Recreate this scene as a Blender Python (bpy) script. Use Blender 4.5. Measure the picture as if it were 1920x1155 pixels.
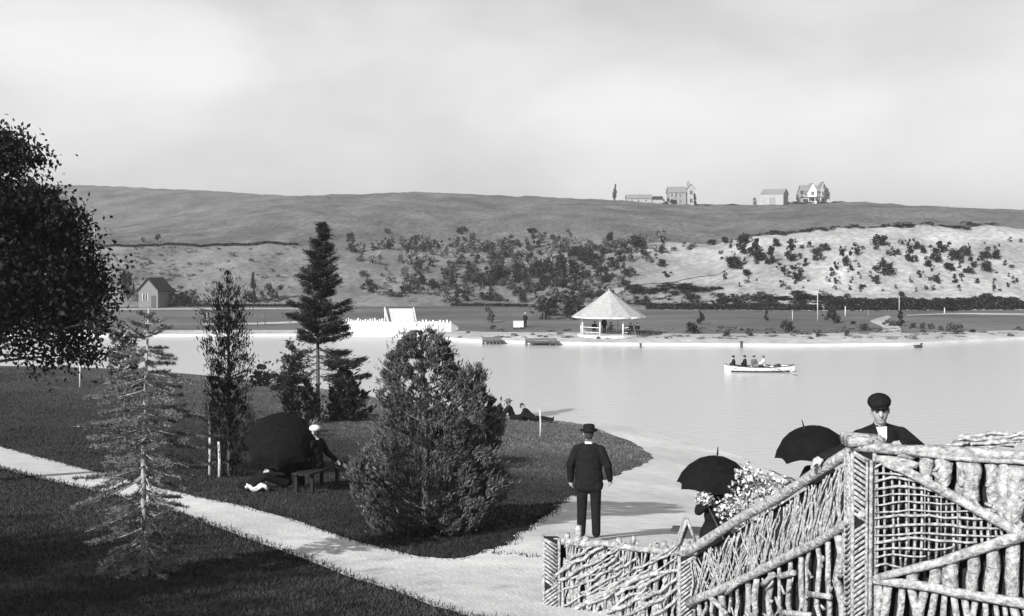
import bpy, math, random
import numpy as np
from mathutils import Vector, Matrix, noise as mnoise

# ------------------------------------------------------------------ camera, sky, sun, exposure
for o in list(bpy.data.objects):
    bpy.data.objects.remove(o)
scene = bpy.context.scene
COL = scene.collection
F, CX, HY, H = 2058.0, 960.0, 490.0, 8.5        # focal length in photo pixels, principal column, horizon row, eye height above the lake

cam_data = bpy.data.cameras.new('camera')
cam_data.sensor_width = 36.0
cam_data.lens = 36.0 * F / 1920.0
cam_data.shift_y = -(577.5 - HY) / 1920.0
cam_data.clip_start = 0.1
cam_data.clip_end = 6000.0
cam = bpy.data.objects.new('camera', cam_data)
cam.location = (0, 0, H)
cam.rotation_euler = (math.radians(90), 0, 0)
COL.objects.link(cam)
scene.camera = cam

SUN_EL = math.radians(27.0)
SHX, SHY = 0.58, 0.815                           # horizontal direction the shadows fall
sun_dir = Vector((SHX * math.cos(SUN_EL), SHY * math.cos(SUN_EL), -math.sin(SUN_EL))).normalized()
sd = bpy.data.lights.new('sun', 'SUN')
sd.energy = 5.0
sd.angle = math.radians(0.55)
sd.color = (1.0, 0.995, 0.985)
sun = bpy.data.objects.new('sun', sd)
sun.rotation_euler = sun_dir.to_track_quat('-Z', 'Y').to_euler()
sun.location = (-20, -20, 40)
COL.objects.link(sun)

world = bpy.data.worlds.new('World')
scene.world = world
world.use_nodes = True
wn, wl = world.node_tree.nodes, world.node_tree.links
wn.clear()
sky = wn.new('ShaderNodeTexSky')
sky.sky_type = 'NISHITA'
sky.sun_disc = False
sky.sun_elevation = SUN_EL
sky.sun_rotation = math.atan2(-SHX, -SHY)
sky.air_density = 1.0
sky.dust_density = 2.0
sky.ozone_density = 1.0
bw = wn.new('ShaderNodeRGBToBW')
wl.new(sky.outputs[0], bw.inputs[0])
tc = wn.new('ShaderNodeTexCoord')
mp = wn.new('ShaderNodeMapping')
mp.inputs['Scale'].default_value = (1.0, 1.0, 2.0)
mp.inputs['Location'].default_value = (0.35, 0.2, 0.1)
wl.new(tc.outputs['Generated'], mp.inputs[0])
nz = wn.new('ShaderNodeTexNoise')
nz.inputs['Scale'].default_value = 3.1
nz.inputs['Detail'].default_value = 5.0
nz.inputs['Roughness'].default_value = 0.48
nz.inputs['Distortion'].default_value = 0.25
wl.new(mp.outputs[0], nz.inputs['Vector'])
cr = wn.new('ShaderNodeMapRange')
cr.interpolation_type = 'SMOOTHSTEP'
cr.inputs['From Min'].default_value = 0.36
cr.inputs['From Max'].default_value = 0.70
cr.inputs['To Min'].default_value = 0.0
cr.inputs['To Max'].default_value = 1.0
wl.new(nz.outputs['Fac'], cr.inputs['Value'])
CLOUD = 8.4                                      # radiance of thin white cloud, in the sky texture's own units
mx = wn.new('ShaderNodeMix')
mx.data_type = 'FLOAT'
mfac = wn.new('ShaderNodeMath'); mfac.operation = 'MULTIPLY'
mfac.inputs[1].default_value = 0.58
mfac.operation = 'MULTIPLY_ADD'
mfac.inputs[2].default_value = 0.42
sepz = wn.new('ShaderNodeSeparateXYZ')
wl.new(tc.outputs['Generated'], sepz.inputs[0])
veil = wn.new('ShaderNodeMapRange')
veil.interpolation_type = 'SMOOTHSTEP'
veil.inputs['From Min'].default_value = 0.12
veil.inputs['From Max'].default_value = 0.5
veil.inputs['To Min'].default_value = 1.0
veil.inputs['To Max'].default_value = 0.05
wl.new(sepz.outputs['Z'], veil.inputs['Value'])
vmul = wn.new('ShaderNodeMath'); vmul.operation = 'MULTIPLY'
wl.new(mfac.outputs[0], vmul.inputs[0]); wl.new(veil.outputs[0], vmul.inputs[1])
wl.new(cr.outputs[0], mfac.inputs[0])
wl.new(vmul.outputs[0], mx.inputs[0])
wl.new(bw.outputs[0], mx.inputs[2])
mx.inputs[3].default_value = CLOUD
bg = wn.new('ShaderNodeBackground')
bg.inputs['Strength'].default_value = 0.092
wl.new(mx.outputs[0], bg.inputs['Color'])
wo = wn.new('ShaderNodeOutputWorld')
wl.new(bg.outputs[0], wo.inputs['Surface'])

vs = scene.view_settings
vs.view_transform = 'Standard'
vs.look = 'None'
vs.exposure = 0.4
vs.gamma = 1.0
vs.use_curve_mapping = False

# ------------------------------------------------------------------ helpers
rnd = random.Random(7)
rng = np.random.default_rng(7)

def mat(name, lo, hi=None, rough=0.9, scale=3.0, island=0.0, bump=0.0, bscale=None, coords='Object', spec=0.3, stretch=None, detail=4.0, lowfreq=0.0):
    m = bpy.data.materials.new(name)
    m.use_nodes = True
    n, l = m.node_tree.nodes, m.node_tree.links
    b = n['Principled BSDF']
    b.inputs['Roughness'].default_value = rough
    b.inputs['Specular IOR Level'].default_value = spec
    if hi is None: hi = lo
    t = n.new('ShaderNodeTexCoord')
    mpn = n.new('ShaderNodeMapping')
    if stretch: mpn.inputs['Scale'].default_value = stretch
    l.new(t.outputs[coords], mpn.inputs[0])
    x = n.new('ShaderNodeTexNoise')
    x.inputs['Scale'].default_value = scale
    x.inputs['Detail'].default_value = detail
    x.inputs['Roughness'].default_value = 0.6
    l.new(mpn.outputs[0], x.inputs['Vector'])
    mr = n.new('ShaderNodeMapRange')
    mr.inputs['From Min'].default_value = 0.3
    mr.inputs['From Max'].default_value = 0.7
    mr.inputs['To Min'].default_value = lo
    mr.inputs['To Max'].default_value = hi
    l.new(x.outputs['Fac'], mr.inputs['Value'])
    out = mr.outputs[0]
    if lowfreq > 0:
        x2 = n.new('ShaderNodeTexNoise')
        x2.inputs['Scale'].default_value = scale * 0.09
        x2.inputs['Detail'].default_value = 3.0
        l.new(mpn.outputs[0], x2.inputs['Vector'])
        m2 = n.new('ShaderNodeMapRange')
        m2.inputs['From Min'].default_value = 0.32
        m2.inputs['From Max'].default_value = 0.68
        m2.inputs['To Min'].default_value = 1 - lowfreq
        m2.inputs['To Max'].default_value = 1 + lowfreq
        l.new(x2.outputs['Fac'], m2.inputs['Value'])
        mm = n.new('ShaderNodeMath'); mm.operation = 'MULTIPLY'
        l.new(out, mm.inputs[0]); l.new(m2.outputs[0], mm.inputs[1])
        out = mm.outputs[0]
    if island > 0:
        g = n.new('ShaderNodeNewGeometry')
        m3 = n.new('ShaderNodeMapRange')
        m3.inputs['To Min'].default_value = 1 - island
        m3.inputs['To Max'].default_value = 1 + island
        l.new(g.outputs['Random Per Island'], m3.inputs['Value'])
        mm = n.new('ShaderNodeMath'); mm.operation = 'MULTIPLY'
        l.new(out, mm.inputs[0]); l.new(m3.outputs[0], mm.inputs[1])
        out = mm.outputs[0]
    l.new(out, b.inputs['Base Color'])
    if bump > 0:
        bp = n.new('ShaderNodeBump')
        bp.inputs['Strength'].default_value = bump
        bp.inputs['Distance'].default_value = 0.03
        xb = n.new('ShaderNodeTexNoise')
        xb.inputs['Scale'].default_value = bscale or scale * 4
        xb.inputs['Detail'].default_value = 5.0
        l.new(mpn.outputs[0], xb.inputs['Vector'])
        l.new(xb.outputs['Fac'], bp.inputs['Height'])
        l.new(bp.outputs[0], b.inputs['Normal'])
    return m

M = {}
M['lawn'] = mat('lawn_soil', 0.035, 0.085, scale=9, lowfreq=0.3, bump=0.4, coords='Generated')
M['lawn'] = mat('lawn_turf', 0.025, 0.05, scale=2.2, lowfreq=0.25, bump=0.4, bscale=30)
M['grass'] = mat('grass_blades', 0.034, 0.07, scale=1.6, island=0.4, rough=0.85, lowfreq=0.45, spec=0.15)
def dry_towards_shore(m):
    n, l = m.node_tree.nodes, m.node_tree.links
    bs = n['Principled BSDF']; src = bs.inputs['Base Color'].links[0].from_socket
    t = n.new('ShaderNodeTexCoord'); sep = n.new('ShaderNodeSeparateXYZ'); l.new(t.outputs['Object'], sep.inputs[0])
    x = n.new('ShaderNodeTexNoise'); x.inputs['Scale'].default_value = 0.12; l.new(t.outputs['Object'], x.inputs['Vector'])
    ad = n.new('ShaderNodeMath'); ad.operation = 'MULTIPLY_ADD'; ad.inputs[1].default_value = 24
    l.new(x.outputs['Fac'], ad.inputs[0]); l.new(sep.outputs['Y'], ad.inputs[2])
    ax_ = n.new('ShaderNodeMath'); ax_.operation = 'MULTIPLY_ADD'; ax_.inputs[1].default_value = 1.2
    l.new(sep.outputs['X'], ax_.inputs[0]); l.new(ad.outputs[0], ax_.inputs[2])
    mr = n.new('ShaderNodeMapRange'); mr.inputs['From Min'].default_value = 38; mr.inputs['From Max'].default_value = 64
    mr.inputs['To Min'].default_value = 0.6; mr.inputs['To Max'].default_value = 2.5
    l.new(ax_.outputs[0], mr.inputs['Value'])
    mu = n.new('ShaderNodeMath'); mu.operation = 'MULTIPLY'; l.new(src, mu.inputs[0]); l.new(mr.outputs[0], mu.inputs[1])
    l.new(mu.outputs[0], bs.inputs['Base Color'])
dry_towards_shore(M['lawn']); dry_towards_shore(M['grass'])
M['path'] = mat('sandy_path', 0.54, 0.72, scale=2.6, lowfreq=0.16, bump=0.5, bscale=18, detail=8)
M['track'] = mat('bare_track_earth', 0.22, 0.34, scale=0.7, lowfreq=0.2, detail=8)
M['sand'] = mat('pale_sand', 0.32, 0.52, scale=0.9, detail=8, lowfreq=0.22, bump=0.2, bscale=8)
M['far_lawn'] = mat('far_lawn', 0.085, 0.16, scale=0.5, stretch=(1, 2.5, 1), lowfreq=0.3, detail=8)
M['pale_stick'] = mat('peeled_branch_wood', 0.10, 0.56, scale=26, detail=7, island=0.25, bump=0.5, bscale=45, rough=0.75)
M['pale_log'] = mat('weathered_log', 0.12, 0.58, scale=20, detail=9, island=0.22, bump=1.0, bscale=34, rough=0.8)
M['board_gap_shade'] = mat('boards_and_gap_shade', 0.010, 0.022, scale=6, bump=0.3, rough=0.9)  # near-black holds the shade behind the railing gaps; also used for dark boards
M['plank'] = mat('grey_plank', 0.12, 0.22, scale=8, bump=0.4)
M['trunk'] = mat('trunk_bark', 0.05, 0.12, scale=12, bump=0.8, bscale=30)
M['pale_trunk'] = mat('pale_young_bark', 0.28, 0.45, scale=14, bump=0.5)
M['leaf_dark'] = mat('dark_leaves', 0.009, 0.024, scale=2, island=0.5, rough=0.75, spec=0.12)
M['leaf_black'] = mat('very_dark_needles', 0.012, 0.028, scale=2, island=0.4, rough=0.75, spec=0.15)
M['leaf_mid'] = mat('mid_green_sprays', 0.04, 0.135, scale=2.2, island=0.55, rough=0.75, spec=0.2)
M['leaf_pale'] = mat('pale_blue_needles', 0.08, 0.20, scale=2.5, island=0.5, rough=0.7)
M['leaf_far'] = mat('far_dark_shrub', 0.014, 0.034, scale=1.0, island=0.5, rough=0.85, spec=0.1)
M['leaf_farmid'] = mat('far_grey_shrub', 0.05, 0.10, scale=1.0, island=0.45, rough=0.85, spec=0.1)
M['leaf_farpale'] = mat('far_pale_scrub', 0.16, 0.27, scale=1.0, island=0.35, rough=0.85, spec=0.1)
M['flower'] = mat('white_blossom', 0.45, 0.75, scale=5, island=0.3, rough=0.8)
M['stake'] = mat('whitewashed_stake', 0.42, 0.6, scale=9, bump=0.3)
M['black_cloth'] = mat('black_wool', 0.008, 0.016, scale=20, rough=0.95, spec=0.08, bump=0.15, bscale=120)
M['umbrella'] = mat('black_umbrella_cotton', 0.005, 0.010, scale=9, rough=0.9, spec=0.08)
M['grey_cloth'] = mat('grey_wool', 0.10, 0.14, scale=20, rough=0.95, spec=0.1)
M['white_cloth'] = mat('white_linen', 0.6, 0.7, scale=20, rough=0.9, spec=0.2)
M['skin'] = mat('skin', 0.33, 0.39, scale=12, rough=0.6)
M['lip'] = mat('lips', 0.24, rough=0.6)
M['eye'] = mat('dark_eye', 0.03, rough=0.5)
M['hair'] = mat('dark_hair', 0.02, 0.04, scale=30, rough=0.8)
M['shoe'] = mat('black_leather', 0.008, 0.012, scale=8, rough=0.6, spec=0.2)
M['white_paint'] = mat('white_painted_wood', 0.66, 0.78, scale=2.5, rough=0.7)
M['roof_pale'] = mat('pale_shingles', 0.30, 0.44, scale=3, rough=0.85, bump=0.3)
M['hut_wall'] = mat('grey_hut_boards', 0.14, 0.20, scale=2, rough=0.9)
M['roof_dark'] = mat('dark_roof', 0.02, 0.04, scale=4, rough=0.9)
M['house_pale'] = mat('pale_house_paint', 0.30, 0.38, scale=1.0, rough=0.9)
M['house_grey'] = mat('grey_house_paint', 0.22, 0.30, scale=1.0, rough=0.9)
M['house_roof'] = mat('grey_house_roof', 0.20, 0.27, scale=1.0, rough=0.9)
M['window'] = mat('dark_window_glass', 0.04, 0.06, rough=0.3)
M['boat_dark'] = mat('dark_and_hull_shade', 0.02, 0.04, scale=5, rough=0.6)  # plain dark for bird and bundle, shade colour for the hull band
M['dark_wood'] = mat('dark_wet_wood', 0.05, 0.10, scale=5, rough=0.8)

def link(o, parent=None):
    COL.objects.link(o)
    if parent is not None: o.parent = parent
    return o

def mesh_obj(name, verts, faces, material, parent=None, smooth=False, loc=None):
    me = bpy.data.meshes.new(name)
    me.from_pydata([tuple(v) for v in verts], [], [tuple(f) for f in faces])
    if isinstance(material, (list, tuple)):
        for q in material: me.materials.append(q)
    else:
        me.materials.append(material)
    if smooth: me.polygons.foreach_set('use_smooth', [True] * len(me.polygons))
    me.update()
    o = bpy.data.objects.new(name, me)
    link(o, parent)
    if loc is not None: o.location = loc
    return o

def np_mesh(name, V, Fq, material, parent=None, smooth=False, loc=None):
    """V (n,3) array, Fq (m,k) int array of tris or quads."""
    me = bpy.data.meshes.new(name)
    V = np.asarray(V, dtype=np.float32); Fq = np.asarray(Fq, dtype=np.int32)
    k = Fq.shape[1]
    me.vertices.add(len(V)); me.vertices.foreach_set('co', V.ravel())
    me.loops.add(Fq.size); me.loops.foreach_set('vertex_index', Fq.ravel())
    me.polygons.add(len(Fq))
    me.polygons.foreach_set('loop_start', np.arange(0, Fq.size, k, dtype=np.int32))
    me.polygons.foreach_set('loop_total', np.full(len(Fq), k, dtype=np.int32))
    if smooth: me.polygons.foreach_set('use_smooth', np.ones(len(Fq), dtype=bool))
    me.materials.append(material)
    me.update(calc_edges=True)
    me.validate()
    o = bpy.data.objects.new(name, me)
    link(o, parent)
    if loc is not None: o.location = loc
    return o

def tag(o, label, cat, group=None):
    o['label'] = label; o['category'] = cat
    if group: o['group'] = group
    return o

def struct(o, label=None):
    o['kind'] = 'structure'
    if label: o['label'] = label
    return o

def thing(name, loc, label, cat, group=None, rotz=0.0):
    o = bpy.data.objects.new(name, None)
    o.empty_display_size = 0.2
    link(o); o.location = loc; o.rotation_euler = (0, 0, rotz)
    return tag(o, label, cat, group)

def box_vf(x0, x1, y0, y1, z0, z1):
    v = [(x0, y0, z0), (x1, y0, z0), (x1, y1, z0), (x0, y1, z0), (x0, y0, z1), (x1, y0, z1), (x1, y1, z1), (x0, y1, z1)]
    f = [(0, 3, 2, 1), (4, 5, 6, 7), (0, 1, 5, 4), (1, 2, 6, 5), (2, 3, 7, 6), (3, 0, 4, 7)]
    return v, f

def box(name, b, material, parent=None):
    v, f = box_vf(*b)
    return mesh_obj(name, v, f, material, parent)

def tube_vf(pts, radii, n=6, cap=True, wob=0.0, r=None):
    pts = [Vector(p) for p in pts]
    V, Fc = [], []
    up = Vector((0.13, 0.31, 0.94))
    for i, p in enumerate(pts):
        d = (pts[min(i + 1, len(pts) - 1)] - pts[max(i - 1, 0)]).normalized()
        a = d.cross(up)
        if a.length < 1e-3: a = d.cross(Vector((1, 0, 0)))
        a.normalize(); b = d.cross(a).normalized()
        for k in range(n):
            t = 2 * math.pi * k / n
            rr = radii[i] * (1 + (r.uniform(-wob, wob) if r else 0))
            V.append(p + a * math.cos(t) * rr + b * math.sin(t) * rr)
    for i in range(len(pts) - 1):
        for k in range(n):
            k2 = (k + 1) % n
            Fc.append((i * n + k, i * n + k2, (i + 1) * n + k2, (i + 1) * n + k))
    if cap:
        Fc.append(tuple(range(n - 1, -1, -1)))
        Fc.append(tuple((len(pts) - 1) * n + k for k in range(n)))
    return V, Fc

def tube(name, pts, radii, material, parent=None, n=6, wob=0.0, smooth=True):
    v, f = tube_vf(pts, radii, n, True, wob, rnd)
    return mesh_obj(name, v, f, material, parent, smooth)

class MB:
    """collects shapes of ONE part"""
    def __init__(self): self.v, self.f = [], []
    def add(self, vf):
        o = len(self.v); self.v += [tuple(p) for p in vf[0]]
        self.f += [tuple(i + o for i in q) for q in vf[1]]
        return self
    def build(self, name, material, parent=None, smooth=False):
        return mesh_obj(name, self.v, self.f, material, parent, smooth)

def at(x, y, Y):
    return Vector(((x - CX) * Y / F, Y, H - (y - HY) * Y / F))

# ------------------------------------------------------------------ terrain: the near bank
_cp = []
def cp(x, y, z):
    Y = (H - z) * F / (y - HY); _cp.append(((x - CX) * Y / F, Y, z))
for x, y in [(0, 690), (140, 691), (280, 696), (390, 704), (500, 716), (600, 728), (690, 742), (830, 764), (940, 778), (1040, 787), (1120, 795), (1190, 803), (1300, 830), (1380, 852)]:
    cp(x, y, 0.02)
_shore_world = [(p[0], p[1]) for p in _cp]
_shore_world = [(-70, 90)] + _shore_world + [(10.7, 44), (12.5, 38), (17, 33), (26, 29), (45, 26), (75, 24)]
for p in [(10.7, 44), (12.5, 38), (17, 33), (26, 29), (45, 26), (75, 24), (-70, 90)]:
    _cp.append((p[0], p[1], 0.02))
for i, (x, y) in enumerate(_shore_world):                 # lake bed a few metres out
    a = _shore_world[max(i - 1, 0)]; b = _shore_world[min(i + 1, len(_shore_world) - 1)]
    tx, ty = b[0] - a[0], b[1] - a[1]; L = math.hypot(tx, ty)
    nx, ny = -ty / L, tx / L
    _cp.append((x + nx * 4, y + ny * 4, -0.7))
    if i % 2 == 0: _cp.append((x + nx * 12, y + ny * 12, -1.5))
for q in [(1105, 1005, 4.25), (1105, 960, 3.35), (1150, 900, 2.1), (1220, 858, 1.2), (1100, 830, 0.85), (1000, 815, 1.3), (985, 788, 0.9), (960, 880, 2.2),
          (850, 1010, 3.95), (600, 915, 3.9), (430, 892, 3.6), (700, 830, 2.0), (595, 768, 1.2), (0, 865, 3.5), (200, 770, 2.0), (0, 750, 1.9),
          (275, 1085, 4.6), (0, 1155, 5.0), (500, 995, 4.1), (1000, 1110, 4.4), (640, 1090, 4.5), (880, 1150, 4.7), (300, 940, 3.95)]:
    cp(*q)
_cp += [(0, 0, 6.8), (-12, 0, 6.9), (12, 0, 6.6), (0, -15, 8.2), (-15, -15, 8.4), (15, -15, 8.0), (0, 6, 5.7), (4, 10, 4.8), (2, 12.5, 4.25), (6, 14, 4.2),
        (8, 12, 4.5), (3, 16, 4.0), (5, 18, 3.7), (10, 20, 3.0), (11, 28, 1.6), (20, 20, 2.4), (30, 15, 3.2), (60, 8, 4.2), (-40, 40, 3.0), (-40, 60, 1.7),
        (-30, 20, 5.0), (-40, 0, 6.8), (-65, 55, 2.0), (-65, 20, 5.0), (50, -15, 6.5), (-65, -15, 7.5)]
_P = np.array(_cp)
def _phi(r2): return np.where(r2 > 1e-9, 0.5 * r2 * np.log(r2 + 1e-12), 0.0)
_n = len(_P)
_K = _phi(((_P[:, None, :2] - _P[None, :, :2]) / 30.0 ** 1).__pow__(2).sum(-1)) + np.eye(_n) * 0.004
_A = np.zeros((_n + 3, _n + 3)); _A[:_n, :_n] = _K
_A[:_n, _n] = 1; _A[:_n, _n + 1:] = _P[:, :2]; _A[_n, :_n] = 1; _A[_n + 1:, :_n] = _P[:, :2].T
_W = np.linalg.solve(_A, np.concatenate([_P[:, 2], np.zeros(3)]))
def gz_arr(X, Y):
    X = np.asarray(X, float).ravel(); Y = np.asarray(Y, float).ravel()
    out = np.empty(len(X))
    for s in range(0, len(X), 20000):
        q = np.stack([X[s:s + 20000], Y[s:s + 20000]], 1)
        r2 = (((q[:, None, :] - _P[None, :, :2]) / 30.0) ** 2).sum(-1)
        out[s:s + 20000] = _phi(r2) @ _W[:_n] + _W[_n] + q @ _W[_n + 1:]
    past = Y - np.interp(X, [p[0] for p in _shore_world], [p[1] for p in _shore_world])
    out = np.where(past > 0.3, np.minimum(out, -0.02 - 0.12 * past), out)
    return out
def gz(x, y): return float(gz_arr([x], [y])[0])
_ys = np.linspace(9, 95, 1400)
def hit(x, y):
    """where the view through this photo pixel meets the near bank"""
    X = (x - CX) * _ys / F; Z = H - (y - HY) * _ys / F
    g = gz_arr(X, _ys)
    i = int(np.argmax(Z <= g))
    if not (Z <= g).any(): i = len(_ys) - 1
    return Vector((X[i], _ys[i], g[i]))

def grid_obj(name, xs, ys, zfun, material):
    XX, YY = np.meshgrid(xs, ys)
    Z = zfun(XX.ravel(), YY.ravel())
    V = np.stack([XX.ravel(), YY.ravel(), Z], 1)
    nx, ny = len(xs), len(ys)
    i = (np.arange(ny - 1)[:, None] * nx + np.arange(nx - 1)[None, :]).ravel()
    Fq = np.stack([i, i + 1, i + nx + 1, i + nx], 1)
    return np_mesh(name, V, Fq, material, None, True)

xs = np.concatenate([np.arange(-75, -25, 1.5), np.arange(-25, 25, 0.4), np.arange(25, 80, 1.5)])
ys = np.concatenate([np.arange(-30, 4, 1.5), np.arange(4, 62, 0.4), np.arange(62, 101, 0.8)])
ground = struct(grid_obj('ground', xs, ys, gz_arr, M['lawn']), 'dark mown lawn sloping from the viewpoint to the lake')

# paths: ribbons that lie on the ground between two edges traced on it
def resample(pts, n):
    pts = [Vector(p) for p in pts]
    d = [0]
    for a, b in zip(pts, pts[1:]): d.append(d[-1] + (b - a).length)
    out = []
    for k in range(n):
        t = d[-1] * k / (n - 1)
        j = max(i for i in range(len(d)) if d[i] <= t + 1e-9); j = min(j, len(pts) - 2)
        f = (t - d[j]) / max(d[j + 1] - d[j], 1e-9)
        # catmull-rom
        p0, p1, p2, p3 = pts[max(j - 1, 0)], pts[j], pts[j + 1], pts[min(j + 2, len(pts) - 1)]
        out.append(0.5 * ((2 * p1) + (p2 - p0) * f + (2 * p0 - 5 * p1 + 4 * p2 - p3) * f * f + (3 * p1 - p0 - 3 * p2 + p3) * f ** 3))
    return out
PATH_POLYS = []
def ribbon(name, e1, e2, n, m, material, lift, zfun=gz_arr, rag=0.0, keep=True):
    a, b = resample(e1, n), resample(e2, n)
    if rag:
        for k in range(n):
            w = (b[k] - a[k]); w.z = 0; w = w.normalized()
            a[k] = a[k] + w * (mnoise.noise(Vector((k * 0.13, 1.3, 7))) + .8 * mnoise.noise(Vector((k * 0.61, 1.3, 9)))) * rag
            b[k] = b[k] + w * (mnoise.noise(Vector((k * 0.13, 8.3, 2))) + .8 * mnoise.noise(Vector((k * 0.61, 8.3, 5)))) * rag
    if keep: PATH_POLYS.append(np.array([(p.x, p.y) for p in a] + [(p.x, p.y) for p in reversed(b)]))
    X = np.array([[a[i].x + (b[i].x - a[i].x) * j / m for j in range(m + 1)] for i in range(n)])
    Y = np.array([[a[i].y + (b[i].y - a[i].y) * j / m for j in range(m + 1)] for i in range(n)])
    Z = zfun(X.ravel(), Y.ravel()) + lift
    V = np.stack([X.ravel(), Y.ravel(), Z], 1)
    i = (np.arange(n - 1)[:, None] * (m + 1) + np.arange(m)[None, :]).ravel()
    Fq = np.stack([i, i + 1, i + m + 2, i + m + 1], 1)
    return struct(np_mesh(name, V, Fq, material, None, True))

W2 = lambda L: [hit(*p) for p in L]
up_edge = [(-150, 800), (-60, 822), (0, 838), (110, 868), (200, 892), (300, 917), (400, 940), (520, 970), (620, 1002), (700, 1028), (780, 1046), (860, 1050), (920, 1044)]
lo_edge = [(-150, 836), (-60, 860), (0, 880), (110, 907), (220, 932), (330, 966), (440, 1004), (540, 1042), (640, 1080), (760, 1120), (880, 1160)]
pA = ribbon('path', W2(up_edge) + [Vector((1.4, 15.2, 0)), Vector((2.6, 14.2, 0))], W2(lo_edge) + [Vector((0.6, 11.6, 0)), Vector((1.6, 11.2, 0))], 300, 10, M['path'], 0.03, rag=0.15)
pA['label'] = 'pale sandy footpath crossing the lawn from the left edge to the railing'
isl = [(880, 1052), (920, 1040), (985, 1000), (1040, 955), (1090, 925), (1150, 895), (1200, 875), (1220, 857), (1195, 835), (1150, 818), (1090, 798), (1030, 789)]
isl_w = W2(isl)
out_w = [Vector((2.4, 12.6, 0)), Vector((4.0, 13.6, 0)), Vector((5.6, 15.5, 0)), Vector((7.2, 18.5, 0)), Vector((8.8, 23, 0)), Vector((10.2, 30, 0)), Vector((10.9, 37, 0)), Vector((10.4, 43.5, 0)), Vector((9.6, 48.6, 0)), Vector((8.3, 52, 0)), Vector((5.9, 56.1, 0)), Vector((2.4, 59.2, 0))]
pB = ribbon('path', isl_w, out_w, 260, 10, M['path'], 0.035, rag=0.16)
pB['label'] = 'pale sandy path curving round the grassy point to the lake edge'

# ------------------------------------------------------------------ lake
def water_mat():
    m = bpy.data.materials.new('lake_water'); m.use_nodes = True
    n, l = m.node_tree.nodes, m.node_tree.links
    b = n['Principled BSDF']
    b.inputs['Base Color'].default_value = (0.50, 0.50, 0.50, 1)
    b.inputs['Roughness'].default_value = 0.22
    b.inputs['IOR'].default_value = 1.33
    t = n.new('ShaderNodeTexCoord')
    mpn = n.new('ShaderNodeMapping'); mpn.inputs['Scale'].default_value = (0.5, 1.0, 1.0)
    l.new(t.outputs['Object'], mpn.inputs[0])
    x = n.new('ShaderNodeTexNoise'); x.inputs['Scale'].default_value = 2.2; x.inputs['Detail'].default_value = 4
    l.new(mpn.outputs[0], x.inputs['Vector'])
    bp = n.new('ShaderNodeBump'); bp.inputs['Strength'].default_value = 0.35; bp.inputs['Distance'].default_value = 0.12
    l.new(x.outputs['Fac'], bp.inputs['Height']); l.new(bp.outputs[0], b.inputs['Normal'])
    return m
M['water'] = water_mat()
xs = np.linspace(-160, 160, 41); ys = np.linspace(15, 140, 41)
water = struct(grid_obj('lake', xs, ys, lambda X, Y: np.zeros(len(X)), M['water']), 'calm pale lake')

# ------------------------------------------------------------------ far shore, bank and hills
def I(x, tab): return np.interp(x, [t[0] for t in tab], [t[1] for t in tab])
T_shore = [(-900, 628), (200, 632), (600, 631), (760, 632), (900, 643), (1100, 648), (1500, 651), (1700, 649), (1920, 637), (2800, 634)]
T_base = [(-900, 575), (600, 575), (900, 574), (1200, 580), (1550, 583), (1920, 581), (2800, 580)]
T_top = [(-900, 458), (560, 459), (680, 462), (800, 455), (1000, 448), (1200, 452), (1340, 458), (1420, 441), (1600, 427), (1700, 424), (1920, 428), (2800, 428)]
T_run = [(-900, 38), (600, 40), (900, 62), (1200, 58), (1400, 42), (2800, 40)]
T_ridge = [(-900, 430), (130, 426), (240, 418), (330, 405), (480, 381), (560, 368), (620, 364), (740, 362), (900, 366), (1100, 373), (1200, 378), (1400, 385), (1500, 382), (1600, 382), (1700, 387), (1850, 392), (1920, 395), (2800, 402)]
T_farc = [(-900, 350), (0, 349), (130, 350), (350, 358), (480, 367), (560, 372), (640, 385), (800, 410), (2800, 420)]
def far_rows(x):
    """(Y, z) break points of the ground along the view column x of the photograph"""
    ysh = (H - 0.0) * F / (I(x, T_shore) - HY)
    yb = (H - 1.3) * F / (I(x, T_base) - HY)
    yt = yb + I(x, T_run)
    zt = H + (HY - I(x, T_top)) * yt / F
    yr = 440.0; zr = H + (HY - I(x, T_ridge)) * yr / F
    yf = 760.0; zf = H + (HY - I(x, T_farc)) * yf / F
    zv = np.minimum(zr - 4.0, zf - 6.0)
    return ysh, yb, yt, zt, yr, zr, zv, yf, zf
def far_z(X, Y):
    X = np.asarray(X, float); Y = np.asarray(Y, float)
    x = CX + F * X / Y
    ysh, yb, yt, zt, yr, zr, zv, yf, zf = far_rows(x)
    def seg(y0, z0, y1, z1): return z0 + (z1 - z0) * np.clip((Y - y0) / (y1 - y0), 0, 1)
    z = np.where(Y < ysh, seg(ysh - 8, -1.5, ysh, 0.02), 0)
    z = np.where((Y >= ysh) & (Y < ysh + 4), seg(ysh, 0.02, ysh + 4, 0.5), z)
    z = np.where((Y >= ysh + 4) & (Y < yb), seg(ysh + 4, 0.5, yb, 1.3), z)
    t = np.clip((Y - yb) / (yt - yb), 0, 1)
    tt = t * 0.6 + 0.4 * (t * t * (3 - 2 * t))
    z = np.where((Y >= yb) & (Y < yt), 1.3 + (zt - 1.3) * tt, z)
    s = np.clip((Y - yt) / (yr - yt), 0, 1)
    z = np.where((Y >= yt) & (Y < yr), zt + (zr - zt) * (s * 0.75 + 0.25 * np.sin(s * math.pi / 2)), z)
    z = np.where((Y >= yr) & (Y < 540), seg(yr, zr, 540, zv), z)
    s = np.clip((Y - 540) / (yf - 540), 0, 1)
    z = np.where((Y >= 540) & (Y < yf), zv + (zf - zv) * np.sin(s * math.pi / 2), z)
    z = np.where(Y >= yf, seg(yf, zf, 2200, zf - 60), z)
    return z
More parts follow.
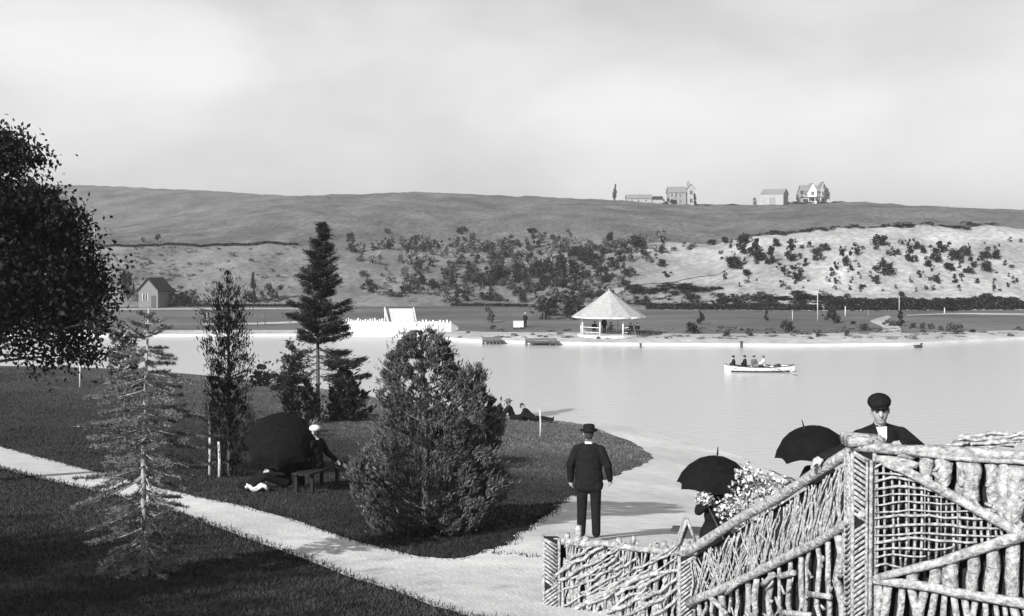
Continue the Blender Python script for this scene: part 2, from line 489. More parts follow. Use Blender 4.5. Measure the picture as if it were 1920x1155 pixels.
def far_bumps(X, Y):
    X = np.asarray(X, float).ravel(); Y = np.asarray(Y, float).ravel()
    z = far_z(X, Y)
    x = CX + F * X / Y
    _, yb, yt, *_r = far_rows(x)
    out = np.empty(len(X))
    for i in range(len(X)):
        w = min(max((Y[i] - yb[i]) / 8, 0), 1)
        a = mnoise.fractal(Vector((X[i] * 0.16, Y[i] * 0.09, 0.3)), 1.0, 2.0, 4) * 0.55 * w
        if Y[i] > yt[i]: a += mnoise.fractal(Vector((X[i] * 0.02, Y[i] * 0.012, 5)), 1.0, 2.0, 3) * min((Y[i] - yt[i]) / 60, 1) * 1.3 * (1 if Y[i] < 430 else 0.4)
        out[i] = z[i] + a
    return out
_fy = np.concatenate([np.arange(104, 260, 0.4), np.arange(260, 800, 2.0)])
def fhit(x, y):
    X = (x - CX) * _fy / F; Z = H - (y - HY) * _fy / F
    g = far_z(X, _fy)
    g = np.where(_fy < 100, -5, g)
    ok = (Z <= g)
    i = int(np.argmax(ok)) if ok.any() else len(_fy) - 1
    Y = _fy[i]
    return Vector((X[i], Y, float(far_bumps([X[i]], [Y])[0])))

cols = np.concatenate([np.linspace(-900, 0, 30), np.linspace(0, 1920, 260)[1:], np.linspace(1920, 2800, 30)[1:]])
def fan(name, row_fun, nrows, material, zf=far_bumps):
    VX, VY = [], []
    for r in range(nrows):
        Yr = row_fun(cols, r / (nrows - 1))
        VX.append((cols - CX) * Yr / F); VY.append(Yr)
    X = np.array(VX); Y = np.array(VY)
    Z = zf(X.ravel(), Y.ravel())
    V = np.stack([X.ravel(), Y.ravel(), Z], 1)
    nx = len(cols)
    i = (np.arange(nrows - 1)[:, None] * nx + np.arange(nx - 1)[None, :]).ravel()
    Fq = np.stack([i, i + 1, i + nx + 1, i + nx], 1)
    return struct(np_mesh(name, V, Fq, material, None, True))
R0 = lambda x: far_rows(x)[0]; RB = lambda x: far_rows(x)[1]; RT = lambda x: far_rows(x)[2]
def beach_w(x): return I(x, [(-900, 4), (560, 4), (640, 5), (880, 9), (1100, 11), (1300, 10), (1500, 11), (1650, 12), (1800, 9), (1920, 8), (2800, 6)])
M['bank'] = mat('scrubby_bank_earth', 0.10, 0.23, scale=1.1, lowfreq=0.3, detail=10)
M['sandy_bank'] = mat('sandy_bank_earth', 0.36, 0.50, scale=0.35, lowfreq=0.2)
M['hill'] = mat('dry_hill_grass', 0.06, 0.19, scale=0.9, stretch=(1, 0.45, 1), lowfreq=0.35, detail=12)

b = fan('beach', lambda x, t: R0(x) - 8 + (8 + beach_w(x)) * t, 14, M['sand']); b['label'] = 'pale sandy promenade along the far shore'
b = fan('far_lawn', lambda x, t: R0(x) + beach_w(x) + (RB(x) - R0(x) - beach_w(x)) * t, 14, M['far_lawn']); b['label'] = 'flat lawn beyond the lake'

def bank_material():
    """earth of the slope: grey scrubby soil, bare sand towards the east (a world position, mixed with noise)"""
    m = M['bank']; n, l = m.node_tree.nodes, m.node_tree.links
    bs = n['Principled BSDF']
    src = bs.inputs['Base Color'].links[0].from_socket
    t = n.new('ShaderNodeTexCoord'); sep = n.new('ShaderNodeSeparateXYZ')
    l.new(t.outputs['Object'], sep.inputs[0])
    nzb = n.new('ShaderNodeTexNoise'); nzb.inputs['Scale'].default_value = 0.06; nzb.inputs['Detail'].default_value = 5
    l.new(t.outputs['Object'], nzb.inputs['Vector'])
    ma = n.new('ShaderNodeMath'); ma.operation = 'MULTIPLY_ADD'; ma.inputs[1].default_value = 40; 
    l.new(nzb.outputs['Fac'], ma.inputs[0]); l.new(sep.outputs['X'], ma.inputs[2])
    mr = n.new('ShaderNodeMapRange'); mr.inputs['From Min'].default_value = 36; mr.inputs['From Max'].default_value = 58
    mr.inputs['To Min'].default_value = 1.0; mr.inputs['To Max'].default_value = 2.1
    l.new(ma.outputs[0], mr.inputs['Value'])
    mu = n.new('ShaderNodeMath'); mu.operation = 'MULTIPLY'
    l.new(src, mu.inputs[0]); l.new(mr.outputs[0], mu.inputs[1]); l.new(mu.outputs[0], bs.inputs['Base Color'])
bank_material()
b = fan('bank', lambda x, t: RB(x) + (RT(x) - RB(x)) * t, 60, M['bank']); b['label'] = 'steep scrubby earth bank behind the far lawn'
def hill_rows(x, t):
    yt = RT(x)
    return np.where(t < 0.55, yt + (440 - yt) * (t / 0.55) ** 1.3, 440 + (2200 - 440) * np.clip((t - 0.55) / 0.45, 0, 1) ** 1.8)
b = fan('hill', hill_rows, 100, M['hill']); b['label'] = 'bare rolling hillside on the horizon'

# ------------------------------------------------------------------ foliage helpers
def unit(a): return a / np.maximum(np.linalg.norm(a, axis=1, keepdims=True), 1e-9)
def rand_dirs(n, r=None):
    return unit((r or rng).normal(size=(n, 3)))
def leaf_arrays(C, D, l, w, r=None):
    """a diamond (two triangles) at each centre C along D"""
    n = len(C); r = r or rng
    S = unit(np.cross(D, rand_dirs(n, r)))
    l = np.broadcast_to(l, (n,))[:, None]; w = np.broadcast_to(w, (n,))[:, None]
    nrm = np.cross(D, S)
    V = np.stack([C - D * l * 0.5, C + S * w * 0.5 + nrm * w * 0.12, C + D * l * 0.5, C - S * w * 0.5 + nrm * w * 0.12], 1).reshape(-1, 3)
    i = np.arange(n)[:, None] * 4
    Fq = np.concatenate([i + np.array([[0, 1, 2]]), i + np.array([[0, 2, 3]])], 1).reshape(-1, 3)
    return V, Fq
def leaves(name, C, D, l, w, material, parent=None, r=None):
    V, Fq = leaf_arrays(np.asarray(C, float), np.asarray(D, float), l, w, r)
    return np_mesh(name, V, Fq, material, parent)

def ball_pts(n, c, rad, r=None, shell=0.5):
    r = r or rng
    d = rand_dirs(n, r); q = (shell + (1 - shell) * r.random(n)) [:, None]
    return np.asarray(c) + d * q * np.asarray(rad), d

def row_crown(rows, Y, n, r, lump=0.14, depth=1.0, shell=0.55):
    """points in a solid of revolution-like crown whose outline at distance Y follows rows of (photo row, left, right)"""
    rows = sorted(rows)
    yy = np.array([q[0] for q in rows], float)
    wdt = np.array([q[2] - q[1] for q in rows], float)
    cum = np.concatenate([[0], np.cumsum((wdt[1:] ** 1.4 + wdt[:-1] ** 1.4) / 2 * np.diff(yy))])
    y = np.interp(r.random(n) * cum[-1], cum, yy)
    xl = np.interp(y, yy, [q[1] for q in rows]); xr = np.interp(y, yy, [q[2] for q in rows])
    s = Y / F
    cx = ((xl + xr) / 2 - CX) * s; rad = (xr - xl) / 2 * s
    z = H - (y - HY) * s
    a = r.random(n) * 2 * math.pi
    lumps = np.array([mnoise.noise(Vector((math.cos(t) * 1.7, math.sin(t) * 1.7, zz * 1.9))) for t, zz in zip(a, z)])
    q = (shell + (1 - shell) * np.sqrt(r.random(n))) * (1 + lump * 1.6 * lumps)
    P = np.stack([cx + np.cos(a) * rad * q, Y + np.sin(a) * rad * q * depth, z], 1)
    out = np.stack([np.cos(a), np.sin(a), np.zeros(n)], 1)
    return P, out

# ------------------------------------------------------------------ lawn grass
def in_poly(P, poly):
    x, y = P[:, 0], P[:, 1]; c = np.zeros(len(P), bool)
    j = len(poly) - 1
    for i in range(len(poly)):
        xi, yi = poly[i]; xj, yj = poly[j]
        c ^= ((yi > y) != (yj > y)) & (x < (xj - xi) * (y - yi) / (yj - yi + 1e-12) + xi)
        j = i
    return c
def make_grass():
    r = np.random.default_rng(3)
    n = 560000
    Yg = 9.5 * (75 / 9.5) ** r.random(n)
    u = r.uniform(-0.62, 0.42, n)
    P = np.stack([u * Yg + r.normal(size=n) * 0.1, Yg], 1)
    keep = ~in_poly(P, PATH_POLYS[0]) & ~in_poly(P, PATH_POLYS[1])
    P = P[keep]
    z = gz_arr(P[:, 0], P[:, 1])
    k = (z > 0.12)
    k &= ~((P[:, 0] > 0.3) & (P[:, 1] < 13))
    P, z = P[k], z[k]
    tone = np.array([mnoise.noise(Vector((p[0] * 0.8, p[1] * 0.5, 0))) for p in P])
    k = r.random(len(P)) < (0.75 + 0.5 * tone)
    P, z = P[k], z[k]
    m = len(P)
    hgt = (0.018 + 0.03 * r.random(m) ** 2) * (1 + P[:, 1] / 80)
    wd = 0.0035 + 0.0005 * P[:, 1]
    a = r.random(m) * 2 * math.pi
    lean = r.normal(size=(m, 2)) * 0.55
    base = np.stack([P[:, 0], P[:, 1], z - 0.01], 1)
    s = np.stack([np.cos(a), np.sin(a), np.zeros(m)], 1) * wd[:, None]
    tip = base + np.stack([lean[:, 0] * hgt, lean[:, 1] * hgt, hgt + 0.01], 1)
    V = np.stack([base - s, base + s, tip], 1).reshape(-1, 3)
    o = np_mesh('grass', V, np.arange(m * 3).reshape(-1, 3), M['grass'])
    o['kind'] = 'stuff'; o['label'] = 'short mown grass on the near lawn'
def verge():
    r = np.random.default_rng(4)
    Q = []
    for poly in PATH_POLYS:
        q = np.concatenate([poly, poly[:1]]); d = np.hypot(*np.diff(q, axis=0).T)
        for a, b, L in zip(q[:-1], q[1:], d):
            m = int(L * 90) + 1
            if L > 1.5: continue
            t = r.random(m)[:, None]; Q.append(a * (1 - t) + b * t + r.normal(size=(m, 2)) * .07)
    P = np.concatenate(Q)
    P = P[(np.abs(P[:, 0] / np.maximum(P[:, 1], 1)) < .6) & (P[:, 1] > 11) & ~((P[:, 0] > 0.2) & (P[:, 1] < 14))]
    inn = [in_poly(P, np.array(p)) for p in PATH_POLYS]
    P = P[~(inn[0] & inn[1])]
    both = (P[:, 0] > 2.2) & (P[:, 1] < 50)
    P = P[~both]
    z = gz_arr(P[:, 0], P[:, 1]); k = z > .15; P, z = P[k], z[k]
    m = len(P); hgt = .03 + .06 * r.random(m) ** 2; wd = .005 + .0005 * P[:, 1]; a = r.random(m) * 6.283
    base = np.stack([P[:, 0], P[:, 1], z], 1); s = np.stack([np.cos(a), np.sin(a), np.zeros(m)], 1) * wd[:, None]
    tip = base + np.stack([r.normal(size=m) * hgt * .7, r.normal(size=m) * hgt * .7, hgt + .03], 1)
    o = np_mesh('grass_verge', np.stack([base - s, base + s, tip], 1).reshape(-1, 3), np.arange(m * 3).reshape(-1, 3), M['grass'])
    o['kind'] = 'stuff'; o['label'] = 'ragged grass verge along the path edges'
make_grass()
verge()

# ------------------------------------------------------------------ rustic branchwork balustrade and stair
P1 = Vector((3.05, 9.6, 0)); P2 = Vector((2.0, 12.5, 0)); P3 = Vector((0.44, 12.9, 0)); PBend = Vector((4.9, 8.64, 0))
def on_plane(x, y, A, B, off=0.0):
    """point of the vertical plane through A, B seen at this photo pixel, moved off towards the viewer"""
    u = (x - CX) / F
    dx, dy = B.x - A.x, B.y - A.y
    t = (u * A.y - A.x) / (dx - u * dy)
    Y = A.y + t * dy
    p = Vector((u * Y, Y, H - (y - HY) * Y / F))
    nrm = Vector((dy, -dx, 0)).normalized()
    if nrm.dot(Vector((p.x, p.y, 0))) > 0: nrm = -nrm
    return p + nrm * off
def stick(name, pts, r0, r1, material, parent, n=6, seg=4, wob=0.12, crook=0.0):
    P = resample(pts, seg + 1)
    L = (P[-1] - P[0]).length
    if crook:
        for i in range(1, seg): P[i] = P[i] + Vector((rnd.uniform(-1, 1), rnd.uniform(-0.5, 0.5), rnd.uniform(-1, 1))) * crook * L
    return tube(name, P, [r0 + (r1 - r0) * i / seg for i in range(seg + 1)], material, parent, n, wob)
def ln(a, b, t): return (a[0] + (b[0] - a[0]) * t, a[1] + (b[1] - a[1]) * t)

# --- the sloping flight
railA = thing('rustic_railing', (P1 + P2) / 2 + Vector((0, 0, 4.4)), 'sloping stair railing of pale crossed branches over upright logs', 'railing')
def rl(o, root):
    for c in o:
        pass
def child(root):
    """children are built in world coordinates; this keeps them there under their thing"""
    bpy.context.view_layer.update()
    inv = root.matrix_world.inverted()
    for c in root.children:
        c.matrix_parent_inverse = inv
A = lambda x, y, off=0.0: on_plane(x, y, P1, P2, off)
tA, bA = (1612, 838), (1290, 1037)
mA = [(1626, 962), (1560, 1003), (1440, 1064), (1296, 1131)]
def midA(x): return float(np.interp(x, [q[0] for q in reversed(mA)], [q[1] for q in reversed(mA)]))
def topA(x): return float(np.interp(x, [1290, 1612], [1037, 838]))
stick('top_rail', [A(1622, 831, .02), A(1540, 883, .02), A(1450, 938, .02), A(1370, 986, .02), A(1284, 1040, .02)], 0.05, 0.055, M['pale_log'], railA, 8, 10, 0.12, 0.002)
stick('middle_rail', [A(x, y, .03) for x, y in mA], 0.042, 0.05, M['pale_log'], railA, 8, 8, 0.14, 0.003)
for i in range(150):                                            # crossed twigs between the two rails
    x = 1300 + (1588 - 1300) * (i + rnd.uniform(0, 1)) / 150
    fam = rnd.random()
    lean = rnd.uniform(12, 42) if fam < 0.68 else (rnd.uniform(-40, -14) if x < 1400 or fam > 0.84 else rnd.uniform(-4, 10))
    x2 = min(max(x + lean, 1298), 1596)
    yb, yt = midA(x) - 2, topA(x2) + rnd.uniform(14, 26)
    if yt > yb - 20: yt = yb - 30
    s0, s1 = 0.0, 1.0
    if rnd.random() < 0.25: s1 = rnd.uniform(0.55, 0.85)
    a, b2 = (x, yb), (x2, yt)
    q0, q1 = ln(a, b2, s0), ln(a, b2, s1)
    off = rnd.uniform(-0.03, 0.02)
    r0 = rnd.uniform(0.007, 0.016)
    stick('branch', [A(*q0, off), A(*ln(q0, q1, 0.5), off + rnd.uniform(-.01, .015)), A(*q1, off)], r0, r0 * 0.7, M['pale_stick'], railA, 5, 5, 0.2, 0.035)
x = 1306.0
while x < 1592:                                                 # upright logs under the middle rail
    r0 = rnd.uniform(0.020, 0.046)
    w = r0 * F / 11.0
    x += w
    y0 = midA(x) + 6
    p0 = A(x, y0, rnd.uniform(-0.02, 0.01)); lean = rnd.uniform(-9, 9)
    p1 = p0.copy(); p1.z = 4.55 if x < 1450 else 4.8; q = A(x + lean, y0 + 100); p1.x += (q.x - p0.x); p1.y += (q.y - p0.y)
    stick('log', [p0, (p0 + p1) / 2 + Vector((rnd.uniform(-.02, .02), 0, 0)), p1], r0 * rnd.uniform(.75, 1), r0, M['pale_log'], railA, 7, 6, 0.2, 0.022)
    x += w + rnd.uniform(2, 10)
for i in range(44):                                             # cut side shoots and knots
    x = rnd.uniform(1310, 1590); y = midA(x) + rnd.uniform(10, 150); a = rnd.uniform(-2.6, -.5); L = rnd.uniform(10, 26)
    r0 = rnd.uniform(.010, .02)
    stick('knot', [A(x, y, .03), A(x + math.cos(a) * L, y + math.sin(a) * L, .05)], r0, r0 * .55, M['pale_log'], railA, 6, 2, 0.25)
for q in [[(1528, 1113), (1568, 1118)], [(1475, 1147), (1530, 1152)], [(1470, 1080), (1500, 1072)], [(1440, 1095), (1462, 1075)], [(1392, 1090), (1372, 1112)], [(1340, 1118), (1372, 1150)]]:
    stick('branch', [A(*q[0], .06), A(*q[1], .06)], 0.03, 0.026, M['pale_log'], railA, 7, 3, 0.15)
def gap_shade(root, Pa, Pb, ztop0, ztop1, zbot, back, n):  # added boards whose near-black colour stands in for shade behind the gaps
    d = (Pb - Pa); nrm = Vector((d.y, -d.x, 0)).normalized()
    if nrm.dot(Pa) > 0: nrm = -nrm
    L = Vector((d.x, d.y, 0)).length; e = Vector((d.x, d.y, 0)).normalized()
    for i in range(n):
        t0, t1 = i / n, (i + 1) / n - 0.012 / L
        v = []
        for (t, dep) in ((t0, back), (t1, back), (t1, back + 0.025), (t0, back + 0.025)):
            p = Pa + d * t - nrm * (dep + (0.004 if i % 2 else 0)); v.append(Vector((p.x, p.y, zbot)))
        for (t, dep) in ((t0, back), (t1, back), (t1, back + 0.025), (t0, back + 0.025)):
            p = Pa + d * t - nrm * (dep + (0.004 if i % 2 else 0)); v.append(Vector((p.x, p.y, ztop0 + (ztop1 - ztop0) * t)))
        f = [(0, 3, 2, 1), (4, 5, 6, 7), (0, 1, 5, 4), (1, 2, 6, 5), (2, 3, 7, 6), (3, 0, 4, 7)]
        mesh_obj('gap_shade_board', v, f, M['board_gap_shade'], root)
gap_shade(railA, P1, P2, 6.84, 5.13, 4.2, 0.10, 16)
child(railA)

# --- the front panel beside it
railB = thing('rustic_railing', (P1 + PBend) / 2 + Vector((0, 0, 4.8)), 'large rustic railing panel with triangular twig lattice at the right edge', 'railing')
B = lambda x, y, off=0.0: on_plane(x, y, P1, PBend, off)
stick('top_rail', [B(1606, 835, .03), B(1700, 843, .03), B(1800, 848, .03), B(1900, 853, .03), B(2050, 862, .03)], 0.05, 0.055, M['pale_log'], railB, 8, 10, 0.13, 0.002)
stick('upper_rail', [B(1642, 859, .05), B(1690, 862, .05), B(1722, 872, .05)], 0.034, 0.03, M['pale_log'], railB, 8, 5, 0.13)
stick('upper_rail', [B(1700, 845, .07), B(1800, 858, .06), B(1920, 864, .06), B(2050, 872, .05)], 0.02, 0.025, M['pale_log'], railB, 7, 8, 0.15)
stick('diagonal_rail', [B(1660, 864, .06), B(1700, 880, .07), B(1760, 912, .07), B(1840, 955, .07), B(1930, 1004, .07)], 0.04, 0.048, M['pale_log'], railB, 8, 9, 0.13, 0.002)
stick('diagonal_rail', [B(1640, 1082, .06), B(1700, 1066, .07), B(1770, 1048, .07), B(1850, 1022, .07), B(1915, 1000, .07)], 0.03, 0.05, M['pale_log'], railB, 8, 9, 0.13, 0.002)
stick('diagonal_rail', [B(1636, 1084, .05), B(1720, 1094, .06), B(1810, 1110, .06), B(1940, 1132, .06), B(2040, 1150, .06)], 0.036, 0.05, M['pale_log'], railB, 8, 9, 0.13, 0.002)
stick('upright_pole', [B(1637, 860, .09), B(1636, 970, .09), B(1634, 1160, .09)], 0.016, 0.018, M['pale_log'], railB, 7, 6, 0.1)
stick('upright_pole', [B(1630, 862, .11), B(1629, 970, .11), B(1628, 1200, .11)], 0.012, 0.014, M['pale_log'], railB, 7, 6, 0.1)
def triB(y):  # right limit of the lattice triangle at this photo row
    return float(np.interp(y, [866, 1000], [1690, 1905])) if y < 1000 else float(np.interp(y, [1000, 1080], [1905, 1650]))
lat = [876, 889, 902, 915, 929, 944, 958, 973, 988, 1002, 1016, 1030, 1046, 1060]
for i, y in enumerate(lat):                                      # bent cross twigs of the lattice
    xr = triB(y + (0 if y < 1000 else 4)) - 8
    if xr < 1670: continue
    sag = rnd.uniform(-9, 9); end = y + rnd.uniform(-4, 8) * (1 if y < 990 else -1)
    r0 = rnd.uniform(0.008, 0.0135)
    stick('cross_twig', [B(1641, y + rnd.uniform(-3, 3), .045), B(1641 + (xr - 1641) * .35, y - 7 + sag * .5, .06), B(1641 + (xr - 1641) * .7, y - 3 + sag * .3, .06), B(xr, end, .05)], r0, r0 * .8, M['pale_stick'], railB, 6, 8, 0.2, 0.008)
x = 1648
while x < 1888:                                                  # upright twigs of the lattice
    yt = float(np.interp(x, [1690, 1905], [878, 1002])) if x > 1660 else 872
    yb = float(np.interp(x, [1650, 1905], [1076, 1006]))
    r0 = rnd.uniform(0.008, 0.016)
    stick('upright_twig', [B(x + rnd.uniform(-3, 3), yt, .015), B(x + rnd.uniform(-3, 3), (yt + yb) / 2, .02), B(x + rnd.uniform(-3, 3), yb, .015)], r0 * .9, r0, M['pale_stick'], railB, 6, 4, 0.12, 0.01)
    x += rnd.uniform(11, 17)
x = 1712                                                         # stumps between the two lower rails
while x < 2040:
    w = rnd.uniform(9, 14)
    yt = float(np.interp(x, [1650, 1905, 2040], [1082, 1008, 960])); yb = float(np.interp(x, [1640, 1940, 2040], [1086, 1132, 1150]))
    stick('log', [B(x, yt + 2, .01), B(x + rnd.uniform(-4, 4), (yt + yb) / 2, .02), B(x + rnd.uniform(-4, 4), yb, .01)], w * 9.3 / F, w * 9.3 / F * rnd.uniform(.9, 1.1), M['pale_log'], railB, 8, 5, 0.16, 0.02)
    x += 2 * w + rnd.uniform(8, 16)
x = 1648                                                         # branches hanging below the lowest rail
while x < 2040:
    w = rnd.uniform(5, 10)
    yt = float(np.interp(x, [1640, 1940, 2040], [1092, 1138, 1156])); 
    p0 = B(x, yt, .01); p1 = B(x + rnd.uniform(-16, 16), yt + 60, .02); p2 = p1 + (p1 - p0) * 1.6
    stick('log', [p0, p1, p2], w * 9.3 / F * .9, w * 9.3 / F, M['pale_log'], railB, 7, 4, 0.14, 0.015)
    x += 2 * w + rnd.uniform(2, 7)
x = 1700                                                         # broad bark slabs between the top rail and the diagonal
while x < 2045:
    w = rnd.uniform(9, 17)
    yt = float(np.interp(x, [1600, 2050], [845, 876])); yb = float(np.interp(x, [1690, 1720, 1930, 2050], [874, 886, 1000, 1066]))
    if yb - yt > 14:
        stick('bark_slab', [B(x, yt + rnd.uniform(0, 8), .0), B(x + rnd.uniform(-5, 5), (yt + yb) / 2, .02), B(x + rnd.uniform(-6, 6), yb - rnd.uniform(0, 6), .0)], w * 9.3 / F, w * 9.3 / F * rnd.uniform(.8, 1.1), M['pale_log'], railB, 8, 5, 0.2, 0.02)
    x += 2 * w + rnd.uniform(-3, 6)
for i in range(34):
    x = rnd.uniform(1720, 2000); yt = float(np.interp(x, [1600, 2050], [850, 880])); yb = float(np.interp(x, [1690, 1720, 1930, 2050], [874, 886, 1000, 1066]))
    y = rnd.uniform(yt, max(yb, yt + 5)); a = rnd.uniform(0, 3.1); L = rnd.uniform(10, 24)
    stick('knot_branch', [B(x, y, .05), B(x + math.cos(a) * L, y + math.sin(a) * L, .06)], rnd.uniform(.012, .032), rnd.uniform(.008, .02), M['pale_log'], railB, 7, 3, 0.3)
gap_shade(railB, P1, PBend, 6.83, 6.83, 4.6, 0.10, 16)
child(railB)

# --- the low end section
railC = thing('rustic_railing', (P2 + P3) / 2 + Vector((0, 0, 4.2)), 'low end section of rustic railing with tangled pale branches at stair foot', 'railing')
C_ = lambda x, y, off=0.0: on_plane(x, y, P2, P3, off)
stick('top_rail', [C_(1278, 1036, .02), C_(1220, 1028, .03), C_(1150, 1020, .03), C_(1100, 1018, .03), C_(1040, 1014, .02)], 0.035, 0.04, M['pale_log'], railC, 8, 8, 0.2, 0.01)
stick('middle_rail', [C_(1275, 1066, .05), C_(1215, 1076, .06), C_(1160, 1098, .06), C_(1105, 1124, .05), C_(1050, 1158, .05)], 0.022, 0.026, M['pale_log'], railC, 7, 8, 0.15, 0.004)
for i in range(112):
    x = 1046 + (1262 - 1046) * (i + rnd.random()) / 112
    y0 = rnd.uniform(1016, 1030); up = rnd.random() < .72
    r0 = rnd.uniform(0.010, 0.027)
    if up:
        ytop = rnd.uniform(1012, 1026) if rnd.random() < .5 else rnd.uniform(1040, 1080)
        x2 = x + rnd.choice([rnd.uniform(-6, 6), rnd.uniform(14, 46)])
        stick('branch', [C_(x, 1175, rnd.uniform(-.04, .03)), C_((x + x2) / 2 + rnd.uniform(-5, 5), (1175 + ytop) / 2, rnd.uniform(-.02, .05)), C_(min(x2, 1272), ytop, rnd.uniform(-.03, .03))], r0, r0 * .8, M['pale_log'], railC, 6, 6, 0.25, 0.04)
    else:
        y = rnd.uniform(1030, 1150); L = rnd.uniform(40, 90)
        stick('branch', [C_(max(x - L / 2, 1040), y + L * .25, .05), C_(x, y, .06), C_(min(x + L / 2, 1274), y - L * .3, .05)], r0, r0 * .7, M['pale_log'], railC, 6, 6, 0.25, 0.04)
for q in [(1085, 985, .045, 40), (1100, 1006, .05, 22), (1160, 1008, .045, 22), (1190, 1006, .035, 20), (1232, 1020, .04, 18), (1245, 1016, .04, 18), (1062, 1000, .05, 26)]:   # knotty stub ends above the rail
    stick('stub', [C_(q[0], q[1], .0), C_(q[0] + rnd.uniform(-8, 8), q[1] + q[3], .0)], q[2] * .75, q[2], M['pale_log'], railC, 7, 3, 0.28)
gap_shade(railC, P2, P3, 5.10, 5.15, 4.15, 0.10, 8)
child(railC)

# --- pillars wrapped in slanting twigs
def pillar(P, half, zb, zt, label, chev, cap):
    root = thing('rustic_pillar', Vector((P.x, P.y, zb)), label, 'pillar')
    box('core', (-half + .008, half - .008, -half + .008, half - .008, 0, zt - zb - 0.01), M['board_gap_shade'], root)
    for sx in (-1, 1):
        for sy in (-1, 1):
            tube('corner_pole', [(sx * half, sy * half, 0), (sx * half, sy * half, (zt - zb) * .5), (sx * half, sy * half, zt - zb)], [.019, .018, .018], M['pale_log'], root, 6, .1)
    n = int((zt - zb) / 0.046)
    for i in range(n):
        z = (i + .5) * (zt - zb) / n
        s = 1 if z + zb < chev else -1
        for face in range(2):
            e = half - .008
            d = half + .004
            if face == 0: a, b2 = Vector((-e, -d, z - s * .06)), Vector((e, -d, z + s * .06))
            else: a, b2 = Vector((-d, e, z - s * .06)), Vector((-d, -e, z + s * .06))
            for p in (a, b2): p.z = min(max(p.z, .0), zt - zb)
            r0 = rnd.uniform(.012, .017)
            tube('slanting_twig', [a, (a + b2) / 2 + Vector((rnd.uniform(-.004, .004), rnd.uniform(-.004, .004), rnd.uniform(-.006, .006))), b2], [r0, r0, r0 * .9], M['pale_stick'], root, 5, .1)
    if cap == 'slab':
        for k in range(3):
            tube('cap_log', [(-half - .04, -half + k * half, zt - zb + .10), (half + .09, -half + k * half + .01, zt - zb + .09)], [.05, .046], M['pale_log'], root, 8, .14)
    if cap == 'house':
        h0 = zt - zb
        box('house_body', (-half * .8, half * .8, -half * .8, half * .8, h0, h0 + .2), M['pale_log'], root)
        for sx in (-1, 1):
            v = [(0, -half * 1.1, h0 + .44), (0, half * 1.1, h0 + .44), (sx * half * 1.1, half * 1.1, h0 + .17), (sx * half * 1.1, -half * 1.1, h0 + .17)]
            v += [(p[0], p[1], p[2] - .035) for p in v]
            mesh_obj('roof_slab', v, [(0, 1, 2, 3), (7, 6, 5, 4), (0, 3, 7, 4), (1, 5, 6, 2), (2, 6, 7, 3), (0, 4, 5, 1)], M['pale_log'], root)
        y = -half * .82
        mesh_obj('gable', [(-half * .78, y, h0 + .2), (half * .78, y, h0 + .2), (0, y, h0 + .37), (-half * .78, -y, h0 + .2), (half * .78, -y, h0 + .2), (0, -y, h0 + .37)], [(0, 1, 2), (5, 4, 3), (0, 2, 5, 3), (1, 4, 5, 2), (0, 3, 4, 1)], M['dark_wood'], root)
        for sx in (-1, 1):
            tube('roof_edge', [(sx * half * 1.12, -half * 1.12, h0 + .15), (0, -half * 1.12, h0 + .43)], [.02, .02], M['pale_stick'], root, 6, .1)
    return root
pillar(P1 + Vector((-0.0, .02, 0)), 0.095, 4.6, 6.84, 'tall twig-wrapped pillar where the sloping railing meets the front panel', 6.25, 'slab')
pillar(P2 + Vector((-.02, .0, 0)), 0.085, 4.15, 5.16, 'short pillar with little gabled house top at the foot of the stair railing', 9, 'house')
pillar(P3 + Vector((.02, 0, 0)), 0.09, 4.15, 5.26, 'stubby twig-wrapped end post of the low railing beside the path', 4.7, None)

# --- platform and steps behind the railing
stair = thing('stair', (3.4, 11.0, 4.3), 'plank landing and steps behind the rustic railing', 'stairs')
eA = Vector((P2.x - P1.x, P2.y - P1.y, 0)).normalized(); nA = Vector((eA.y, -eA.x, 0))
if nA.x < 0: nA = -nA
def slab(name, s0, s1, w0, w1, z0, z1, m_):
    c = [P1 + eA * s + nA * w for s, w in ((s0, w0), (s0, w1), (s1, w1), (s1, w0))]
    v = [Vector((p.x, p.y, z0)) for p in c] + [Vector((p.x, p.y, z1)) for p in c]
    return mesh_obj(name, v, [(0, 3, 2, 1), (4, 5, 6, 7), (0, 1, 5, 4), (1, 2, 6, 5), (2, 3, 7, 6), (3, 0, 4, 7)], m_, stair)
for k in range(5):
    slab('floor_plank', 0.16 + k * 0.16, 0.16 + (k + 1) * .16 - .008, 0.17, 2.6, 5.55, 5.6, M['plank'])
for k in range(9):
    slab('step', 0.97 + k * .245, .97 + k * .245 + .27, .17, 1.3, 5.6 - (k + 1) * .155 - .05, 5.6 - (k + 1) * .155, M['plank'])
slab('landing_base', .2, .9, .2, 2.5, 4.3, 5.548, M['board_gap_shade'])
child(stair)

# loose branches lying along the top of the front panel
pile = thing('branch_bundle', B(1850, 840, -.1), 'bundle of loose pale branches lying on top of the right-hand railing', 'branches')
for i in range(22):
    x0 = rnd.uniform(1760, 1900); L = rnd.uniform(30, 120); y = rnd.uniform(814, 838); y = max(y, 842 - (x0 - 1755) * .5)
    r0 = rnd.uniform(.008, .024); d0 = rnd.uniform(0, .14)
    stick('branch', [B(x0, y + rnd.uniform(-3, 9), -.02 - d0), B(x0 + L / 2, y + rnd.uniform(-7, 4), -.03 - d0), B(x0 + L, y + rnd.uniform(-9, 10), -.04 - d0)], r0, r0 * .6, M['pale_stick'], pile, 6, 6, .25, .025)
child(pile)

